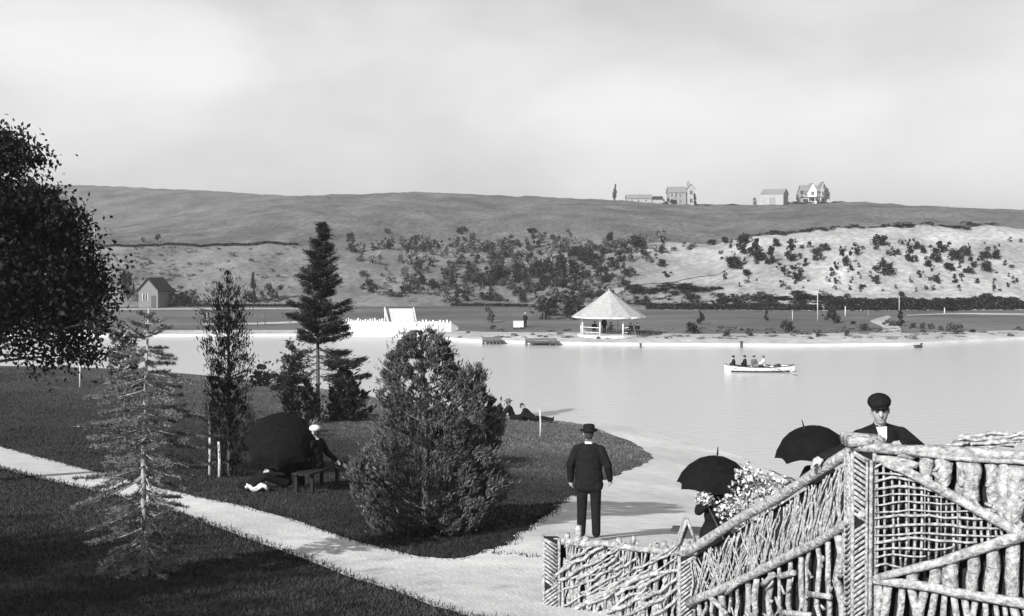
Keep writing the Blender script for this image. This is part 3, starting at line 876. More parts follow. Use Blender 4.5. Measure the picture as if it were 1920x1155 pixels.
# ------------------------------------------------------------------ people
def sphere_vf(c, rad, rot=None, nu=16, nv=10):
    V, Fc = [], []
    for j in range(nv + 1):
        ph = math.pi * j / nv
        for i in range(nu):
            th = 2 * math.pi * i / nu
            p = Vector((math.cos(th) * math.sin(ph) * rad[0], math.sin(th) * math.sin(ph) * rad[1], math.cos(ph) * rad[2]))
            if rot: p = rot @ p
            V.append(Vector(c) + p)
    for j in range(nv):
        for i in range(nu):
            Fc.append((j * nu + i, (j + 1) * nu + i, (j + 1) * nu + (i + 1) % nu, j * nu + (i + 1) % nu))
    return V, Fc
def capsule_vf(a, b, ra, rb, nu=14):
    a, b = Vector(a), Vector(b); d = (b - a); L = d.length
    d = d / L if L > 1e-6 else Vector((0, 0, 1))
    pts, rad = [], []
    for k in range(6):
        t = math.pi / 2 * k / 5
        pts.append(a - d * ra * math.cos(t)); rad.append(max(ra * math.sin(t), 1e-3))
    for k in range(6):
        t = math.pi / 2 * k / 5
        pts.append(b + d * rb * math.sin(t)); rad.append(max(rb * math.cos(t), 1e-3))
    return tube_vf(pts, rad, nu)

class Body:
    def __init__(self): self.prims = []; self.mb = MB()
    def cap(self, a, b, ra, rb, m):
        self.mb.add(capsule_vf(a, b, ra, rb)); self.prims.append(('c', Vector(a), Vector(b), ra, rb, m))
    def ell(self, c, rad, m, rot=None):
        self.mb.add(sphere_vf(c, rad, rot)); self.prims.append(('e', Vector(c), rad, rot, m))
    def build(self, parent, mats, voxel):
        o = self.mb.build('tmp', M['skin'])
        md = o.modifiers.new('r', 'REMESH'); md.mode = 'VOXEL'; md.voxel_size = voxel
        ms = o.modifiers.new('s', 'SMOOTH'); ms.factor = 0.5; ms.iterations = 3
        dg = bpy.context.evaluated_depsgraph_get()
        me = bpy.data.meshes.new_from_object(o.evaluated_get(dg))
        bpy.data.objects.remove(o)
        me.name = 'body'
        me.materials.clear()
        for k in mats: me.materials.append(M[k])
        n = len(me.polygons)
        C = np.empty(n * 3); me.polygons.foreach_get('center', C); C = C.reshape(-1, 3)
        best = np.full(n, 1e9); idx = np.zeros(n, dtype=np.int32)
        for p in self.prims:
            if p[0] == 'c':
                a, b = np.array(p[1]), np.array(p[2]); d = b - a
                t = np.clip(((C - a) @ d) / max(d @ d, 1e-9), 0, 1)
                dist = np.linalg.norm(C - (a + t[:, None] * d), axis=1) - (p[3] + (p[4] - p[3]) * t)
                m = p[5]
            else:
                q = C - np.array(p[1])
                if p[3] is not None: q = q @ np.array(p[3])
                k = np.linalg.norm(q / np.array(p[2]), axis=1)
                dist = (k - 1) * min(p[2]); m = p[4]
            sel = dist < best; best[sel] = dist[sel]; idx[sel] = mats.index(m)
        me.polygons.foreach_set('material_index', idx)
        me.polygons.foreach_set('use_smooth', np.ones(n, bool))
        ob = bpy.data.objects.new('body', me)
        return link(ob, parent)

def hand(bd, wrist, direc, palm_n, thumb_side, skin, curl=0.5):
    """palm, four unequal curled fingers and a thumb leaving the side of the palm"""
    w = Vector(wrist); d = Vector(direc).normalized(); nn = Vector(palm_n); nn = (nn - d * nn.dot(d)).normalized()
    s = d.cross(nn) * thumb_side
    bd.cap(w, w + d * 0.075, 0.030, 0.036, skin)
    for k, (o, L) in enumerate(((.028, .072), (.010, .08), (-.009, .075), (-.026, .058))):
        b0 = w + d * 0.085 + s * o
        b1 = b0 + (d * math.cos(curl * .5) + nn * math.sin(curl * .5)) * L * .5
        b2 = b1 + (d * math.cos(curl * 1.5) + nn * math.sin(curl * 1.5)) * L * .5
        bd.cap(b0, b1, .0105, .0095, skin); bd.cap(b1, b2, .0095, .008, skin)
    t0 = w + d * .03 + s * .032; t1 = t0 + (d * .7 + s * .55 + nn * .3).normalized() * .04; t2 = t1 + (d * .9 + s * .1 + nn * .4).normalized() * .035
    bd.cap(t0, t1, .014, .012, skin); bd.cap(t1, t2, .012, .009, skin)

def head(bd, c, fwd, skin='skin', hair='hair', up=(0, 0, 1), fine=True):
    """c: centre of the skull; fwd: direction of the face"""
    f = Vector(fwd).normalized(); u = Vector(up); u = (u - f * u.dot(f)).normalized(); r = f.cross(u)
    R = Matrix((r, f, u)).transposed()
    c = Vector(c)
    L = lambda x, y, z: c + R @ Vector((x, y, z))
    bd.ell(L(0, -.005, .02), (.076, .096, .10), hair, R)
    bd.ell(L(0, -.05, -.035), (.062, .05, .06), hair, R)
    bd.ell(L(0, .018, -.02), (.068, .082, .10), skin, R)
    bd.ell(L(0, .045, -.085), (.042, .045, .038), skin, R)
    if fine:
        bd.cap(L(0, .098, .012), L(0, .116, -.022), .010, .015, skin)
        for s in (-1, 1):
            bd.ell(L(s * .076, -.005, -.012), (.012, .022, .032), skin, R)
            bd.ell(L(s * .031, .090, .012), (.013, .012, .008), 'eye', R)
            bd.cap(L(s * .015, .098, .028), L(s * .047, .086, .028), .008, .007, hair)
        bd.cap(L(-.018, .092, -.062), L(.018, .092, -.062), .006, .006, 'lip')
    return R, c, L

def hat_flat(parent, c, R, rad=.12, crown='cap', m='black_cloth', brim=None):
    """caps and hats built as their own pieces of the figure"""
    mb = MB()
    if crown == 'cap':
        mb.add(sphere_vf(Vector(c) + R @ Vector((0, -.01, .072)), (rad * .86, rad * 1.0, rad * .60), R, 20, 12))
        mb.add(sphere_vf(Vector(c) + R @ Vector((0, .08, .05)), (.066, .055, .011), R, 14, 8))
        return mb.build('cap', M[m], parent, True)
    prof = [(0, .155), (.05, .152), (.078, .138), (.087, .11), (.089, .07), (.089, .045)] if crown == 'bowler' else [(0, .135), (.07, .137), (.088, .128), (.09, .10), (.089, .045)]
    n = 20; V, Fc = [], []
    bm_ = brim or .13
    prof = prof + [(bm_ * .85, .042), (bm_, .052), (bm_, .045), (bm_ * .85, .034), (.08, .034)]
    for (q, z) in prof:
        for i in range(n):
            a = 2 * math.pi * i / n
            V.append(Vector(c) + R @ Vector((math.cos(a) * max(q, .001), math.sin(a) * max(q, .001) * 1.12, z)))
    for j in range(len(prof) - 1):
        for i in range(n): Fc.append((j * n + i, (j + 1) * n + i, (j + 1) * n + (i + 1) % n, j * n + (i + 1) % n))
    return mesh_obj('hat', V, Fc, M[m], parent, True)

def figure(loc, rotz, label, J, suit='black_cloth', legs=None, skin='skin', hat=None, hatm='black_cloth', voxel=.012, fine=True, collar=True, group=None, skirt=False, curl=.5, shoe='shoe', scale=1.0, hair='hair', brim=None):
    """J: joint positions in the figure's own frame, it faces +Y"""
    legs = legs or suit
    root = thing('person', loc, label, 'person', group, rotz)
    root.scale = (scale,) * 3
    bd = Body()
    pel, che, nek, hd = [Vector(J[k]) for k in ('pelvis', 'chest', 'neck', 'head')]
    sp = (che - pel)
    upv = sp.normalized()
    side = Vector(J['shR']) - Vector(J['shL']); side.normalize()
    fw = upv.cross(side); fw = fw if fw.dot(Vector(J['face'])) >= -0.2 else -fw
    R = Matrix((side, fw, side.cross(fw))).transposed()
    bd.ell(che, (.205, .135, .20), suit, R)
    bd.ell((pel + che) / 2, (.175, .13, .20), suit, R)
    bd.ell(pel, (.185, .14, .15), suit, R)
    if J.get('hem', True) and not skirt:
        bd.ell(pel - upv * .07, (.20, .15, .15), suit, R)
    if J.get('hem', True) and not skirt:
        bd.ell(che - upv * .16, (.21, .148, .30), suit, R)
        bd.ell(pel - upv * .02, (.222, .162, .25), suit, R)
        for fy in (-.045, .045): bd.cap(pel - upv * .135 - side * .125 + fw * fy, pel - upv * .135 + side * .125 + fw * fy, .098, .098, suit)
    bd.cap(J['shL'], J['shR'], .07, .07, suit)
    for s in 'LR': bd.cap(nek - upv * .03, Vector(J['sh' + s]), .058, .07, suit)
    bd.cap(che + upv * .13, nek, .085, .062, suit)
    bd.cap(nek, hd - Vector((0, 0, .06)), .055, .05, skin)
    for s in 'LR':
        sh, el, wr = Vector(J['sh' + s]), Vector(J['el' + s]), Vector(J['wr' + s])
        bd.cap(sh, el, .076, .064, suit); bd.cap(el, wr, .064, .050, suit)
        if fine:
            pn = J.get('palm' + s, tuple((-1 if s == 'R' else 1) * c for c in (1, 0, 0)))
            d = Vector(J.get('hd' + s, wr - el))
            hand(bd, wr, d, pn, 1 if s == 'R' else -1, skin, curl)
        else:
            d = (wr - el).normalized(); bd.cap(wr, wr + d * .12, .035, .03, skin)
        hp, kn, an, to = [Vector(J[k + s]) for k in ('hip', 'kn', 'an', 'toe')]
        bd.cap(hp, kn, .098, .08, legs); bd.cap(kn, an, .078, .066, legs)
        bd.cap(an - Vector((0, 0, .015)), to, .043, .034, shoe)
    if skirt:
        kn = (Vector(J['knL']) + Vector(J['knR'])) / 2; an = (Vector(J['anL']) + Vector(J['anR'])) / 2
        bd.cap(pel, kn, .18, .20, legs); bd.cap(kn, an + Vector((0, 0, .06)), .20, .24, legs)
    Rh, c, L = head(bd, hd, J['face'], skin, hair, J.get('headup', (0, 0, 1)), fine)
    mats = sorted({suit, legs, skin, shoe, hair, 'eye', 'lip'})
    bd.build(root, mats, voxel)
    if collar:
        p, q = nek - upv * .012, nek + (hd - nek).normalized() * .022
        v, f = tube_vf([p, q], [.068, .063], 16, False)
        v2, f2 = tube_vf([q, p], [.058, .062], 16, False)
        mb = MB(); mb.add((v, f)); mb.add((v2, f2)); mb.build('collar', M['white_cloth'], root, True)
    if hat: hat_flat(root, c, Rh, .12, hat, hatm, brim)
    return root, R

STAND = dict(pelvis=(0, 0, .95), chest=(0, .0, 1.25), neck=(0, -.01, 1.46), head=(0, .02, 1.605), face=(0, 1, 0),
             shL=(-.18, 0, 1.355), shR=(.18, 0, 1.355), elL=(-.265, -.03, 1.13), elR=(.265, -.03, 1.13), wrL=(-.275, .03, .88), wrR=(.285, .04, .88),
             hipL=(-.095, 0, .90), hipR=(.095, 0, .90), knL=(-.105, .01, .50), knR=(.105, .01, .50), anL=(-.11, -.02, .085), anR=(.11, -.02, .085), toeL=(-.125, .13, .035), toeR=(.125, .13, .035))
SIT = dict(pelvis=(0, 0, .50), chest=(0, .03, .83), neck=(0, .03, 1.02), head=(0, .06, 1.17), face=(0, 1, -.05),
           shL=(-.18, .02, .95), shR=(.18, .02, .95), elL=(-.25, .10, .70), elR=(.25, .10, .70), wrL=(-.13, .32, .62), wrR=(.13, .32, .62),
           hipL=(-.09, .02, .47), hipR=(.09, .02, .47), knL=(-.11, .45, .48), knR=(.11, .45, .48), anL=(-.11, .42, .085), anR=(.11, .42, .085), toeL=(-.12, .57, .035), toeR=(.12, .57, .035), hem=False)
def with_(base, **k):
    d = dict(base); d.update(k); return d

# the man on the path, seen from behind
g = Vector((1.19, 17.0, 0)); g.z = gz(g.x, g.y) + .06
figure(g, math.radians(-8), 'man in black suit and dark hat standing on the path, seen from behind',
       with_(STAND, wrR=(.315, .10, .90), elR=(.29, -.02, 1.13), wrL=(-.28, .06, .88), elL=(-.285, -.03, 1.13), hipL=(-.1, 0, .9), hipR=(.1, 0, .9), anL=(-.115, -.02, .085), anR=(.115, -.02, .085), palmR=(-1, .3, 0), palmL=(1, .3, 0)),
       hat='flat', voxel=.010, brim=.14, scale=1.01)
# the man leaning on the corner of the railing
pm = Vector((3.47, 10.05, 5.6))
man, Rm = figure(pm, math.radians(172), 'man in dark flat cap and jacket leaning on the railing corner',
       with_(STAND, chest=(0, .10, 1.25), neck=(0, .15, 1.43), head=(0, .21, 1.575), face=(.12, 1, -.22), shL=(-.18, .11, 1.32), shR=(.18, .11, 1.32),
             elL=(-.33, .16, 1.18), wrL=(-.16, .30, 1.27), elR=(.36, .14, 1.20), wrR=(.52, .12, 1.16), hdL=(1, .25, .0), hdR=(.8, .2, -.35), palmL=(0, 0, -1), palmR=(0, 0, -1)),
       hat='cap', voxel=.010, collar=False)
man.rotation_euler[1] = math.radians(5)
v = [(-.055, .262, 1.40), (.055, .262, 1.40), (.022, .262, 1.20), (-.012, .262, 1.20)]
mbs = MB()
for s in range(1):
    pts = [Vector((-.045, .220, 1.42)), Vector((.045, .220, 1.42)), Vector((.032, .253, 1.33)), Vector((.0, .262, 1.24)), Vector((-.032, .253, 1.33))]
    back = [p + Vector((0, -.05, 0)) for p in pts]
    mbs.add((pts + back, [(0, 1, 2, 3, 4), (9, 8, 7, 6, 5), (0, 5, 6, 1), (1, 6, 7, 2), (2, 7, 8, 3), (3, 8, 9, 4), (4, 9, 5, 0)]))
mbs.build('shirt_front', M['white_cloth'], man)

# ---- umbrellas
def umbrella(tip, axis, rad, depth, label, handle=.75, spin=0.0):
    """tip: top of the canopy; axis: direction from tip down the shaft"""
    root = thing('umbrella', tip, label, 'umbrella')
    ax = Vector(axis).normalized(); a = ax.cross(Vector((.2, 1, .1))).normalized(); b = ax.cross(a)
    n, m = 8, 5
    V, Fc = [], []
    V.append(Vector((0, 0, 0)))
    for j in range(1, m + 1):
        t = j / m
        q = rad * math.sin(t * 1.25) / math.sin(1.25); h = depth * (1 - math.cos(t * 1.25)) / (1 - math.cos(1.25))
        for i in range(n * 4):
            th = 2 * math.pi * i / (n * 4) + spin
            ph = (i % 4) / 4.0
            sc = 1 - (.05 * t + .09 * t * t) * math.sin(ph * math.pi)
            V.append((a * math.cos(th) + b * math.sin(th)) * q * sc + ax * (h - .05 * rad * math.sin(ph * math.pi) * t))
    k = n * 4
    for i in range(k): Fc.append((0, 1 + i, 1 + (i + 1) % k))
    for j in range(m - 1):
        for i in range(k): Fc.append((1 + j * k + i, 1 + (j + 1) * k + i, 1 + (j + 1) * k + (i + 1) % k, 1 + j * k + (i + 1) % k))
    o = mesh_obj('canopy', V, Fc, M['umbrella'], root, False)
    sm = o.modifiers.new('t', 'SOLIDIFY'); sm.thickness = .004; sm.offset = 1
    tube('shaft', [ax * -.10, ax * handle], [.007, .007], M['dark_wood'], root, 6)
    tube('ferrule', [ax * -.14, ax * -.02], [.007, .014], M['shoe'], root, 6)
    for i in range(n):
        th = 2 * math.pi * i / n + spin
        pts = []
        for j in range(0, m + 1):
            t = j / m; q = rad * math.sin(t * 1.25) / math.sin(1.25); h = depth * (1 - math.cos(t * 1.25)) / (1 - math.cos(1.25))
            pts.append((a * math.cos(th) + b * math.sin(th)) * q + ax * (h + .008))
        tube('rib', pts, [.003] * len(pts), M['shoe'], root, 4)
    hk = ax * handle
    tube('handle', [hk, hk + ax * .1, hk + ax * .15 + a * .03, hk + ax * .12 + a * .07], [.012, .013, .012, .01], M['dark_wood'], root, 6)
    return root

# standing person with tilted umbrella
sx, sy = (1537 - CX) * 17 / F, 17.0
gs = Vector((sx, sy, gz(sx, sy) + .06))
tipA = at(1508, 803, 17.0)
figure(gs, math.radians(150), 'person in long black dress standing under a tilted black umbrella behind the railing',
       with_(STAND, wrR=(.12, .24, 1.22), elR=(.27, .10, 1.15), hdR=(0, .3, 1), palmR=(-1, 0, 0)), skirt=True, hat=None, voxel=.016, fine=True, collar=False, curl=1.3)
umbrella(tipA, (.30, .10, -1), .56, .36, 'black umbrella tilted over the standing person beside the leaning man', .85)
# seated person under the second umbrella, on a bench
bx, by = (1342 - CX) * 16.2 / F, 16.2
gb = Vector((bx, by, gz(bx, by) + .06))
figure(gb, math.radians(165), 'person in black seated on a bench under a black umbrella beside the stair foot',
       with_(SIT, wrR=(.10, .22, .86), elR=(.24, .12, .74), hdR=(0, .2, 1), palmR=(-1, 0, 0)), skirt=True, voxel=.016, collar=False, curl=1.3)
umbrella(at(1345, 856, 16.1), (-.06, .05, -1), .58, .46, 'wide black umbrella held over the bench beside the path', .62, .2)
def bench(loc, rotz, label, wood='dark_wood', back=True):
    root = thing('bench', loc, label, 'bench', None, rotz)
    for k in range(3): box('seat_slat', (-.65, .65, -.2 + k * .14, -.2 + k * .14 + .12, .40, .435), M[wood], root)
    for k in range(2 if back else 0): box('back_slat', (-.65, .65, -.27, -.245, .55 + k * .16, .67 + k * .16), M[wood], root)
    for sx in (-.5, .5):
        for q in (-.18, .18): box('leg', (sx - .03, sx + .03, q - .03, q + .03, 0, .40), M[wood], root)
        if back: box('back_post', (sx - .025, sx + .025, -.31, -.272, 0, .86), M[wood], root)
    return root
bench(gb, math.radians(165), 'plain dark bench under the person with the wide umbrella', 'dark_wood', False)

# ---- the party seated on the lawn left of the big bush
gp = Vector(((590 - CX) * 22.3 / F, 22.3, 0)); gp.z = gz(gp.x, gp.y)
figure(gp + Vector((.05, 0, 0)), math.radians(70), 'person in dark suit and white cap sitting on the lawn left of the big bush',
       with_(SIT, elR=(.30, -.05, .72), wrR=(.42, -.18, .55)), hat='cap', hatm='white_cloth', voxel=.013)
bench(gp + Vector((.05, 0, 0)), math.radians(70), 'low dark plank seat under the person in the white cap', 'board_gap_shade', False)
gq = Vector(((535 - CX) * 22.5 / F, 22.5, 0)); gq.z = gz(gq.x, gq.y)
LOW = with_(SIT, pelvis=(0, 0, .14), chest=(0, .02, .47), neck=(0, .03, .66), head=(0, .06, .81), shL=(-.18, .02, .59), shR=(.18, .02, .59), elL=(-.26, .12, .36), elR=(.26, .12, .36), wrL=(-.1, .34, .36), wrR=(.1, .34, .36),
            hipL=(-.09, .02, .12), hipR=(.09, .02, .12), knL=(-.12, .46, .30), knR=(.12, .46, .30), anL=(-.11, .82, .085), anR=(.11, .82, .085), toeL=(-.12, .90, .17), toeR=(.12, .90, .17))
figure(gq, math.radians(120), 'person in black sitting low on the lawn behind the large tilted umbrella', LOW, legs='black_cloth', voxel=.015, collar=False)
umbrella(at(524, 800, 21.9), (-.10, .62, -.72), .74, .46, 'large black umbrella tilted towards the viewer on the lawn left of the big bush', .8, .39)
cloth = [at(480, 886, 22.1), at(518, 902, 22.0)]
gq2 = Vector((cloth[0].x, 21.9, 0)); gq2.z = gz(gq2.x, gq2.y)
mbc = MB()
nV = []
for i in range(9):
    for j in range(5):
        nV.append((i * .055 - .2, j * .06 - .12, .05 + .05 * math.sin(i * 1.1 + j * .7) + .05 * math.cos(j * 1.9)))
fV = [(i * 5 + j, (i + 1) * 5 + j, (i + 1) * 5 + j + 1, i * 5 + j + 1) for i in range(8) for j in range(4)]
wc = mesh_obj('folded_cloth', nV, fV, M['white_cloth'], None, True, gq2 + Vector((.05, 0, .03)))
wm = wc.modifiers.new('t', 'SOLIDIFY'); wm.thickness = .02
tag(wc, 'crumpled white cloth lying on the lawn in front of the large tilted umbrella', 'cloth')

# ---- the two at the lake edge
ge = hit(962, 788)
REC = with_(LOW, chest=(0, -.13, .44), neck=(0, -.2, .60), head=(0, -.20, .76), face=(0, 1, .05), shL=(-.18, -.18, .53), shR=(.18, -.18, .53), elL=(-.26, -.36, .30), elR=(.26, -.36, .30), wrL=(-.24, -.42, .06), wrR=(.24, -.42, .06), palmL=(0, 0, -1), palmR=(0, 0, -1),
            knL=(-.11, .48, .16), knR=(.11, .48, .22), anL=(-.11, .88, .06), anR=(.11, .88, .06), toeL=(-.12, .92, .16), toeR=(.12, .92, .16))
figure(ge, math.radians(-85), 'person in brimmed hat leaning back on the grass at the lake edge', REC, hat='flat', hatm='grey_cloth', voxel=.016, brim=.17, scale=1.15)
ge2 = hit(994, 790)
LIE = with_(REC, pelvis=(0, 0, .15), chest=(0, -.24, .36), neck=(0, -.36, .48), head=(0, -.42, .62), face=(0, 1, .3), shL=(-.18, -.30, .42), shR=(.18, -.30, .42), elL=(-.26, -.46, .18), elR=(.26, -.46, .18), wrL=(-.2, -.2, .07), wrR=(.2, -.2, .07), palmL=(0, 0, -1), palmR=(0, 0, -1),
            knL=(-.1, .42, .12), knR=(.1, .42, .14), anL=(-.1, .84, .06), anR=(.1, .84, .06), toeL=(-.13, .88, .15), toeR=(.13, .88, .15))
figure(ge2 + Vector((.1, .2, 0)), math.radians(-100), 'person in black reclining on the grass beside the thin stake at the shore', LIE, voxel=.018, collar=False, scale=1.15)

# ------------------------------------------------------------------ near trees and shrubs
def limb(pts, r0, r1, seg=8, n=8):
    P = resample(pts, seg + 1)
    return tube_vf(P, [r0 + (r1 - r0) * i / seg for i in range(seg + 1)], n, True, .08, rnd)

# big broadleaf tree at the left edge
def left_tree():
    r = np.random.default_rng(21)
    Yt = 22.0
    base = Vector(((-150 - CX) * Yt / F, Yt, 0)); base.z = gz(base.x, base.y)
    root = thing('broadleaf_tree', base, 'large dark broadleaf tree hanging into view at the left edge', 'tree')
    clumps = [(5, 285, 55, 48), (-50, 300, 60, 55), (-60, 400, 100, 90), (40, 420, 80, 78), (60, 380, 50, 40), (100, 410, 40, 45), (115, 450, 48, 55), (150, 520, 48, 55), (60, 520, 90, 80), (-40, 530, 110, 100), (130, 580, 60, 45),
              (185, 545, 20, 40), (20, 600, 80, 45), (100, 630, 55, 38), (130, 665, 35, 26), (90, 680, 22, 18), (165, 640, 34, 26), (190, 600, 20, 30), (40, 655, 28, 26), (-60, 640, 70, 50), (65, 303, 26, 14), (0, 255, 20, 18), (175, 665, 22, 12)]
    mb = MB()
    p0 = Vector((0, 0, 0)); top = Vector((.5, .4, 4.6))
    mb.add(limb([p0, Vector((.12, .1, 1.4)), Vector((.2, .25, 3.0)), top], .24, .12, 8, 9))
    Cs, Ds = [], []
    for (x, y, rx, ry) in clumps:
        yy = Yt + rnd.uniform(-.9, .9)
        c = at(x, y, yy)
        rad = (rx * yy / F, rx * yy / F * 1.1, ry * yy / F)
        n = int(15 * rx * ry / 30) + 90
        # clump made of twigs with leaves round each
        for k in range(max(5, n // (22 if y < 585 else 52))):
            d = rand_dirs(1, r)[0]; q = r.random() ** .4
            tc_ = np.array(c) + d * np.array(rad) * q * (1 + .22 * mnoise.noise(Vector(d * 2.3) + Vector((x * .1, y * .1, 0))))
            m_ = 24
            sp_ = 1.0 if q < .8 else 1.7
            pts = tc_ + r.normal(size=(m_, 3)) * np.array([.13, .13, .10]) * sp_
            Cs.append(pts); dd = unit(r.normal(size=(m_, 3)) + np.array([0.2, 0, -.9])); Ds.append(dd)
        s = Vector((.3, .25, 2.6 + rnd.uniform(-.6, 1.6)))
        e = c - base
        mb.add(limb([s, (s + e) / 2 + Vector((0, 0, rnd.uniform(.0, .4))), e], .05, .012, 6, 5))
    mb.build('trunk', M['trunk'], root, True)
    Cs = np.concatenate(Cs); Ds = np.concatenate(Ds)
    leaves('crown', Cs - np.array(base), Ds, r.uniform(.08, .15, len(Cs)), r.uniform(.045, .085, len(Cs)), M['leaf_dark'], root, r)
left_tree()

# trees standing behind and left of the viewpoint, whose shade lies on the near lawn
def shade_tree(x, y, h, rad, label, seed):
    r = np.random.default_rng(seed)
    z = gz(x, y)
    root = thing('broadleaf_tree', (x, y, z), label, 'tree')
    mb = MB()
    mb.add(limb([(0, 0, -.1), (.1, .05, h * .3), (.0, .1, h * .75)], .2, .06, 6, 8))
    Cs = []
    for k in range(26):
        d = rand_dirs(1, r)[0] * np.array([rad, rad, h * .33]) * r.random() ** .35
        c = np.array([0, 0, h * .66]) + d
        mb.add(limb([(0, .05, h * .4), tuple(c * .5 + np.array([0, 0, h * .25])), tuple(c)], .04, .01, 4, 5))
        Cs.append(c + r.normal(size=(330, 3)) * np.array([.5, .5, .36]))
    mb.build('trunk', M['trunk'], root, True)
    Cs = np.concatenate(Cs)
    leaves('crown', Cs, rand_dirs(len(Cs), r), .17, .1, M['leaf_dark'], root, r)
shade_tree(-12.9, -0.6, 6.6, 2.2, 'leafy shade tree nearest the viewpoint, outside the view', 31)
shade_tree(-16.0, 1.6, 6.9, 2.3, 'leafy shade tree on the slope left of the viewpoint, outside the view', 32)
shade_tree(-19.2, 4.0, 6.8, 2.4, 'leafy shade tree farthest left of the viewpoint, outside the view', 33)

def spray_tree(name, rows, Y, base_px, n, l, w, material, label, cat, seed, up=.6, trunk_r=.06, trunk_mat='trunk', lump=.14, shell=.5, outw=.8, depth=1.0, top_frac=.95, branches=30, extra=(), stray=.05):
    r = np.random.default_rng(seed)
    bp = at(base_px[0], base_px[1], Y)
    zb = gz(bp.x, bp.y)
    root = thing(name, (bp.x, bp.y, zb), label, cat)
    b0 = np.array((bp.x, bp.y, zb))
    P, out = row_crown(rows, Y, n, r, lump, depth, shell)
    for (ex_, ey_, rx_, ry_) in extra:
        m_ = int(n * rx_ * ry_ / 26000.) + 40
        idx_ = r.integers(0, n, m_); q_, d_ = ball_pts(m_, np.array(at(ex_, ey_, Y - rnd.uniform(-.2, .4))), np.array([rx_, rx_, ry_]) * Y / F, r, .2)
        P[idx_] = q_; out[idx_] = d_
    # collect points in sprays so light and dark clumps form
    k = max(min(n // 40, 700), 8)
    seeds = P[r.integers(0, n, k)]
    near = np.concatenate([np.argmin(((P[q:q + 4000, None, :] - seeds[None, :, :]) ** 2).sum(-1), 1) for q in range(0, n, 4000)])
    P = P * .62 + seeds[near] * .38
    so_ = r.random(n) < stray
    P[so_] += (out[so_] * r.uniform(.02, .16, so_.sum())[:, None] + np.array([0, 0, .06])) * (Y / 18.)
    D = unit(out * outw + np.array([0, 0, up]) + r.normal(size=(n, 3)) * .35)
    top = min(q[0] for q in rows); tz = H - (top - HY) * Y / F
    tx = [(q[1] + q[2]) / 2 for q in rows if q[0] == top][0]
    tp = np.array(((tx - CX) * Y / F, Y, zb + (tz - zb) * top_frac)) - b0
    mb = MB()
    mb.add(limb([(0, 0, -.1), tuple(tp * .5 + np.array([rnd.uniform(-.02, .02), 0, 0])), tuple(tp)], trunk_r, trunk_r * .2, 10, 8))
    for i in range(branches):
        q = P[r.integers(0, n)] - b0
        z0 = max(q[2] - .35 * np.hypot(q[0] - 0, q[1]) , .1)
        f = z0 / max(tp[2], .1)
        s = tp * min(f, .95)
        mb.add(limb([tuple(s), tuple((s + q) / 2 + np.array([0, 0, .03])), tuple(q)], trunk_r * .3, trunk_r * .08, 4, 5))
    mb.build('trunk', M[trunk_mat], root, True)
    leaves('crown', P - b0, D, r.uniform(.7, 1.3, n) * l, r.uniform(.7, 1.3, n) * w, material, root, r)
    return root

# the big feathery bush
rows_bush = [(614, 776, 806), (630, 754, 828), (655, 738, 850), (695, 724, 880), (730, 712, 905), (770, 702, 922), (810, 692, 932), (850, 676, 942), (890, 664, 942), (930, 660, 936), (970, 672, 920), (1000, 700, 890), (1018, 740, 860)]
spray_tree('conifer_bush', rows_bush, 18.6, (800, 1020), 76000, .09, .021, M['leaf_mid'], 'large feathery rounded conifer bush at the centre of the lawn', 'bush', 41, up=.75, trunk_r=.09, lump=.24, shell=.45, outw=.7, branches=60, extra=[(738, 690, 22, 36), (884, 715, 34, 36), (925, 800, 26, 60), (690, 900, 34, 60), (822, 655, 24, 30), (765, 650, 22, 26), (900, 900, 40, 60)], stray=.05)
# the columnar cypress
rows_cyp = [(506, 424, 430), (530, 408, 444), (560, 396, 456), (590, 390, 462), (640, 386, 466), (700, 384, 468), (760, 384, 470), (820, 388, 472), (870, 398, 468), (900, 412, 452)]
spray_tree('cypress_tree', rows_cyp, 25.0, (430, 896), 12500, .10, .018, M['leaf_dark'], 'narrow dark columnar cypress beside two pale stakes', 'tree', 42, up=1.5, outw=.55, lump=.6, shell=.05, branches=90, stray=.2)
# the small leafy tree behind the pale spruce
rows_sap = [(600, 226, 234), (620, 205, 252), (650, 196, 262), (680, 200, 262), (710, 205, 262), (740, 212, 258)]
spray_tree('young_tree', rows_sap, 34.0, (236, 815), 1600, .16, .07, M['leaf_mid'], 'small dark leafy young tree half hidden behind the pale spruce', 'tree', 43, up=.5, outw=.8, lump=.5, shell=.05, branches=30)
# shore shrubs
spray_tree('shrub', [(683, 485, 495), (700, 472, 508), (720, 472, 510), (726, 478, 505)], 68.0, (490, 727), 900, .22, .1, M['leaf_dark'], 'small round dark shrub at the water edge right of the cypress', 'shrub', 44, lump=.4, shell=.1, branches=12, trunk_r=.04)
spray_tree('young_tree', [(640, 538, 546), (665, 526, 556), (690, 528, 560), (712, 530, 556)], 47.0, (541, 772), 700, .2, .09, M['leaf_mid'], 'thin young tree tied to a stake in front of the tall pine', 'tree', 45, lump=.5, shell=.05, branches=16, trunk_r=.025, trunk_mat='pale_trunk')
spray_tree('shrub', [(705, 545, 570), (725, 528, 592), (750, 522, 600), (775, 520, 600), (785, 530, 590)], 46.0, (560, 785), 2600, .2, .08, M['leaf_dark'], 'dense dark shrub below the tall pine', 'shrub', 46, lump=.4, shell=.2, branches=20)
spray_tree('shrub', [(690, 640, 655), (715, 625, 668), (735, 612, 690), (760, 606, 690), (786, 612, 684)], 47.5, (648, 788), 3200, .22, .09, M['leaf_black'], 'black spreading shrub right of the tall pine trunk', 'shrub', 47, lump=.45, shell=.2, branches=20)

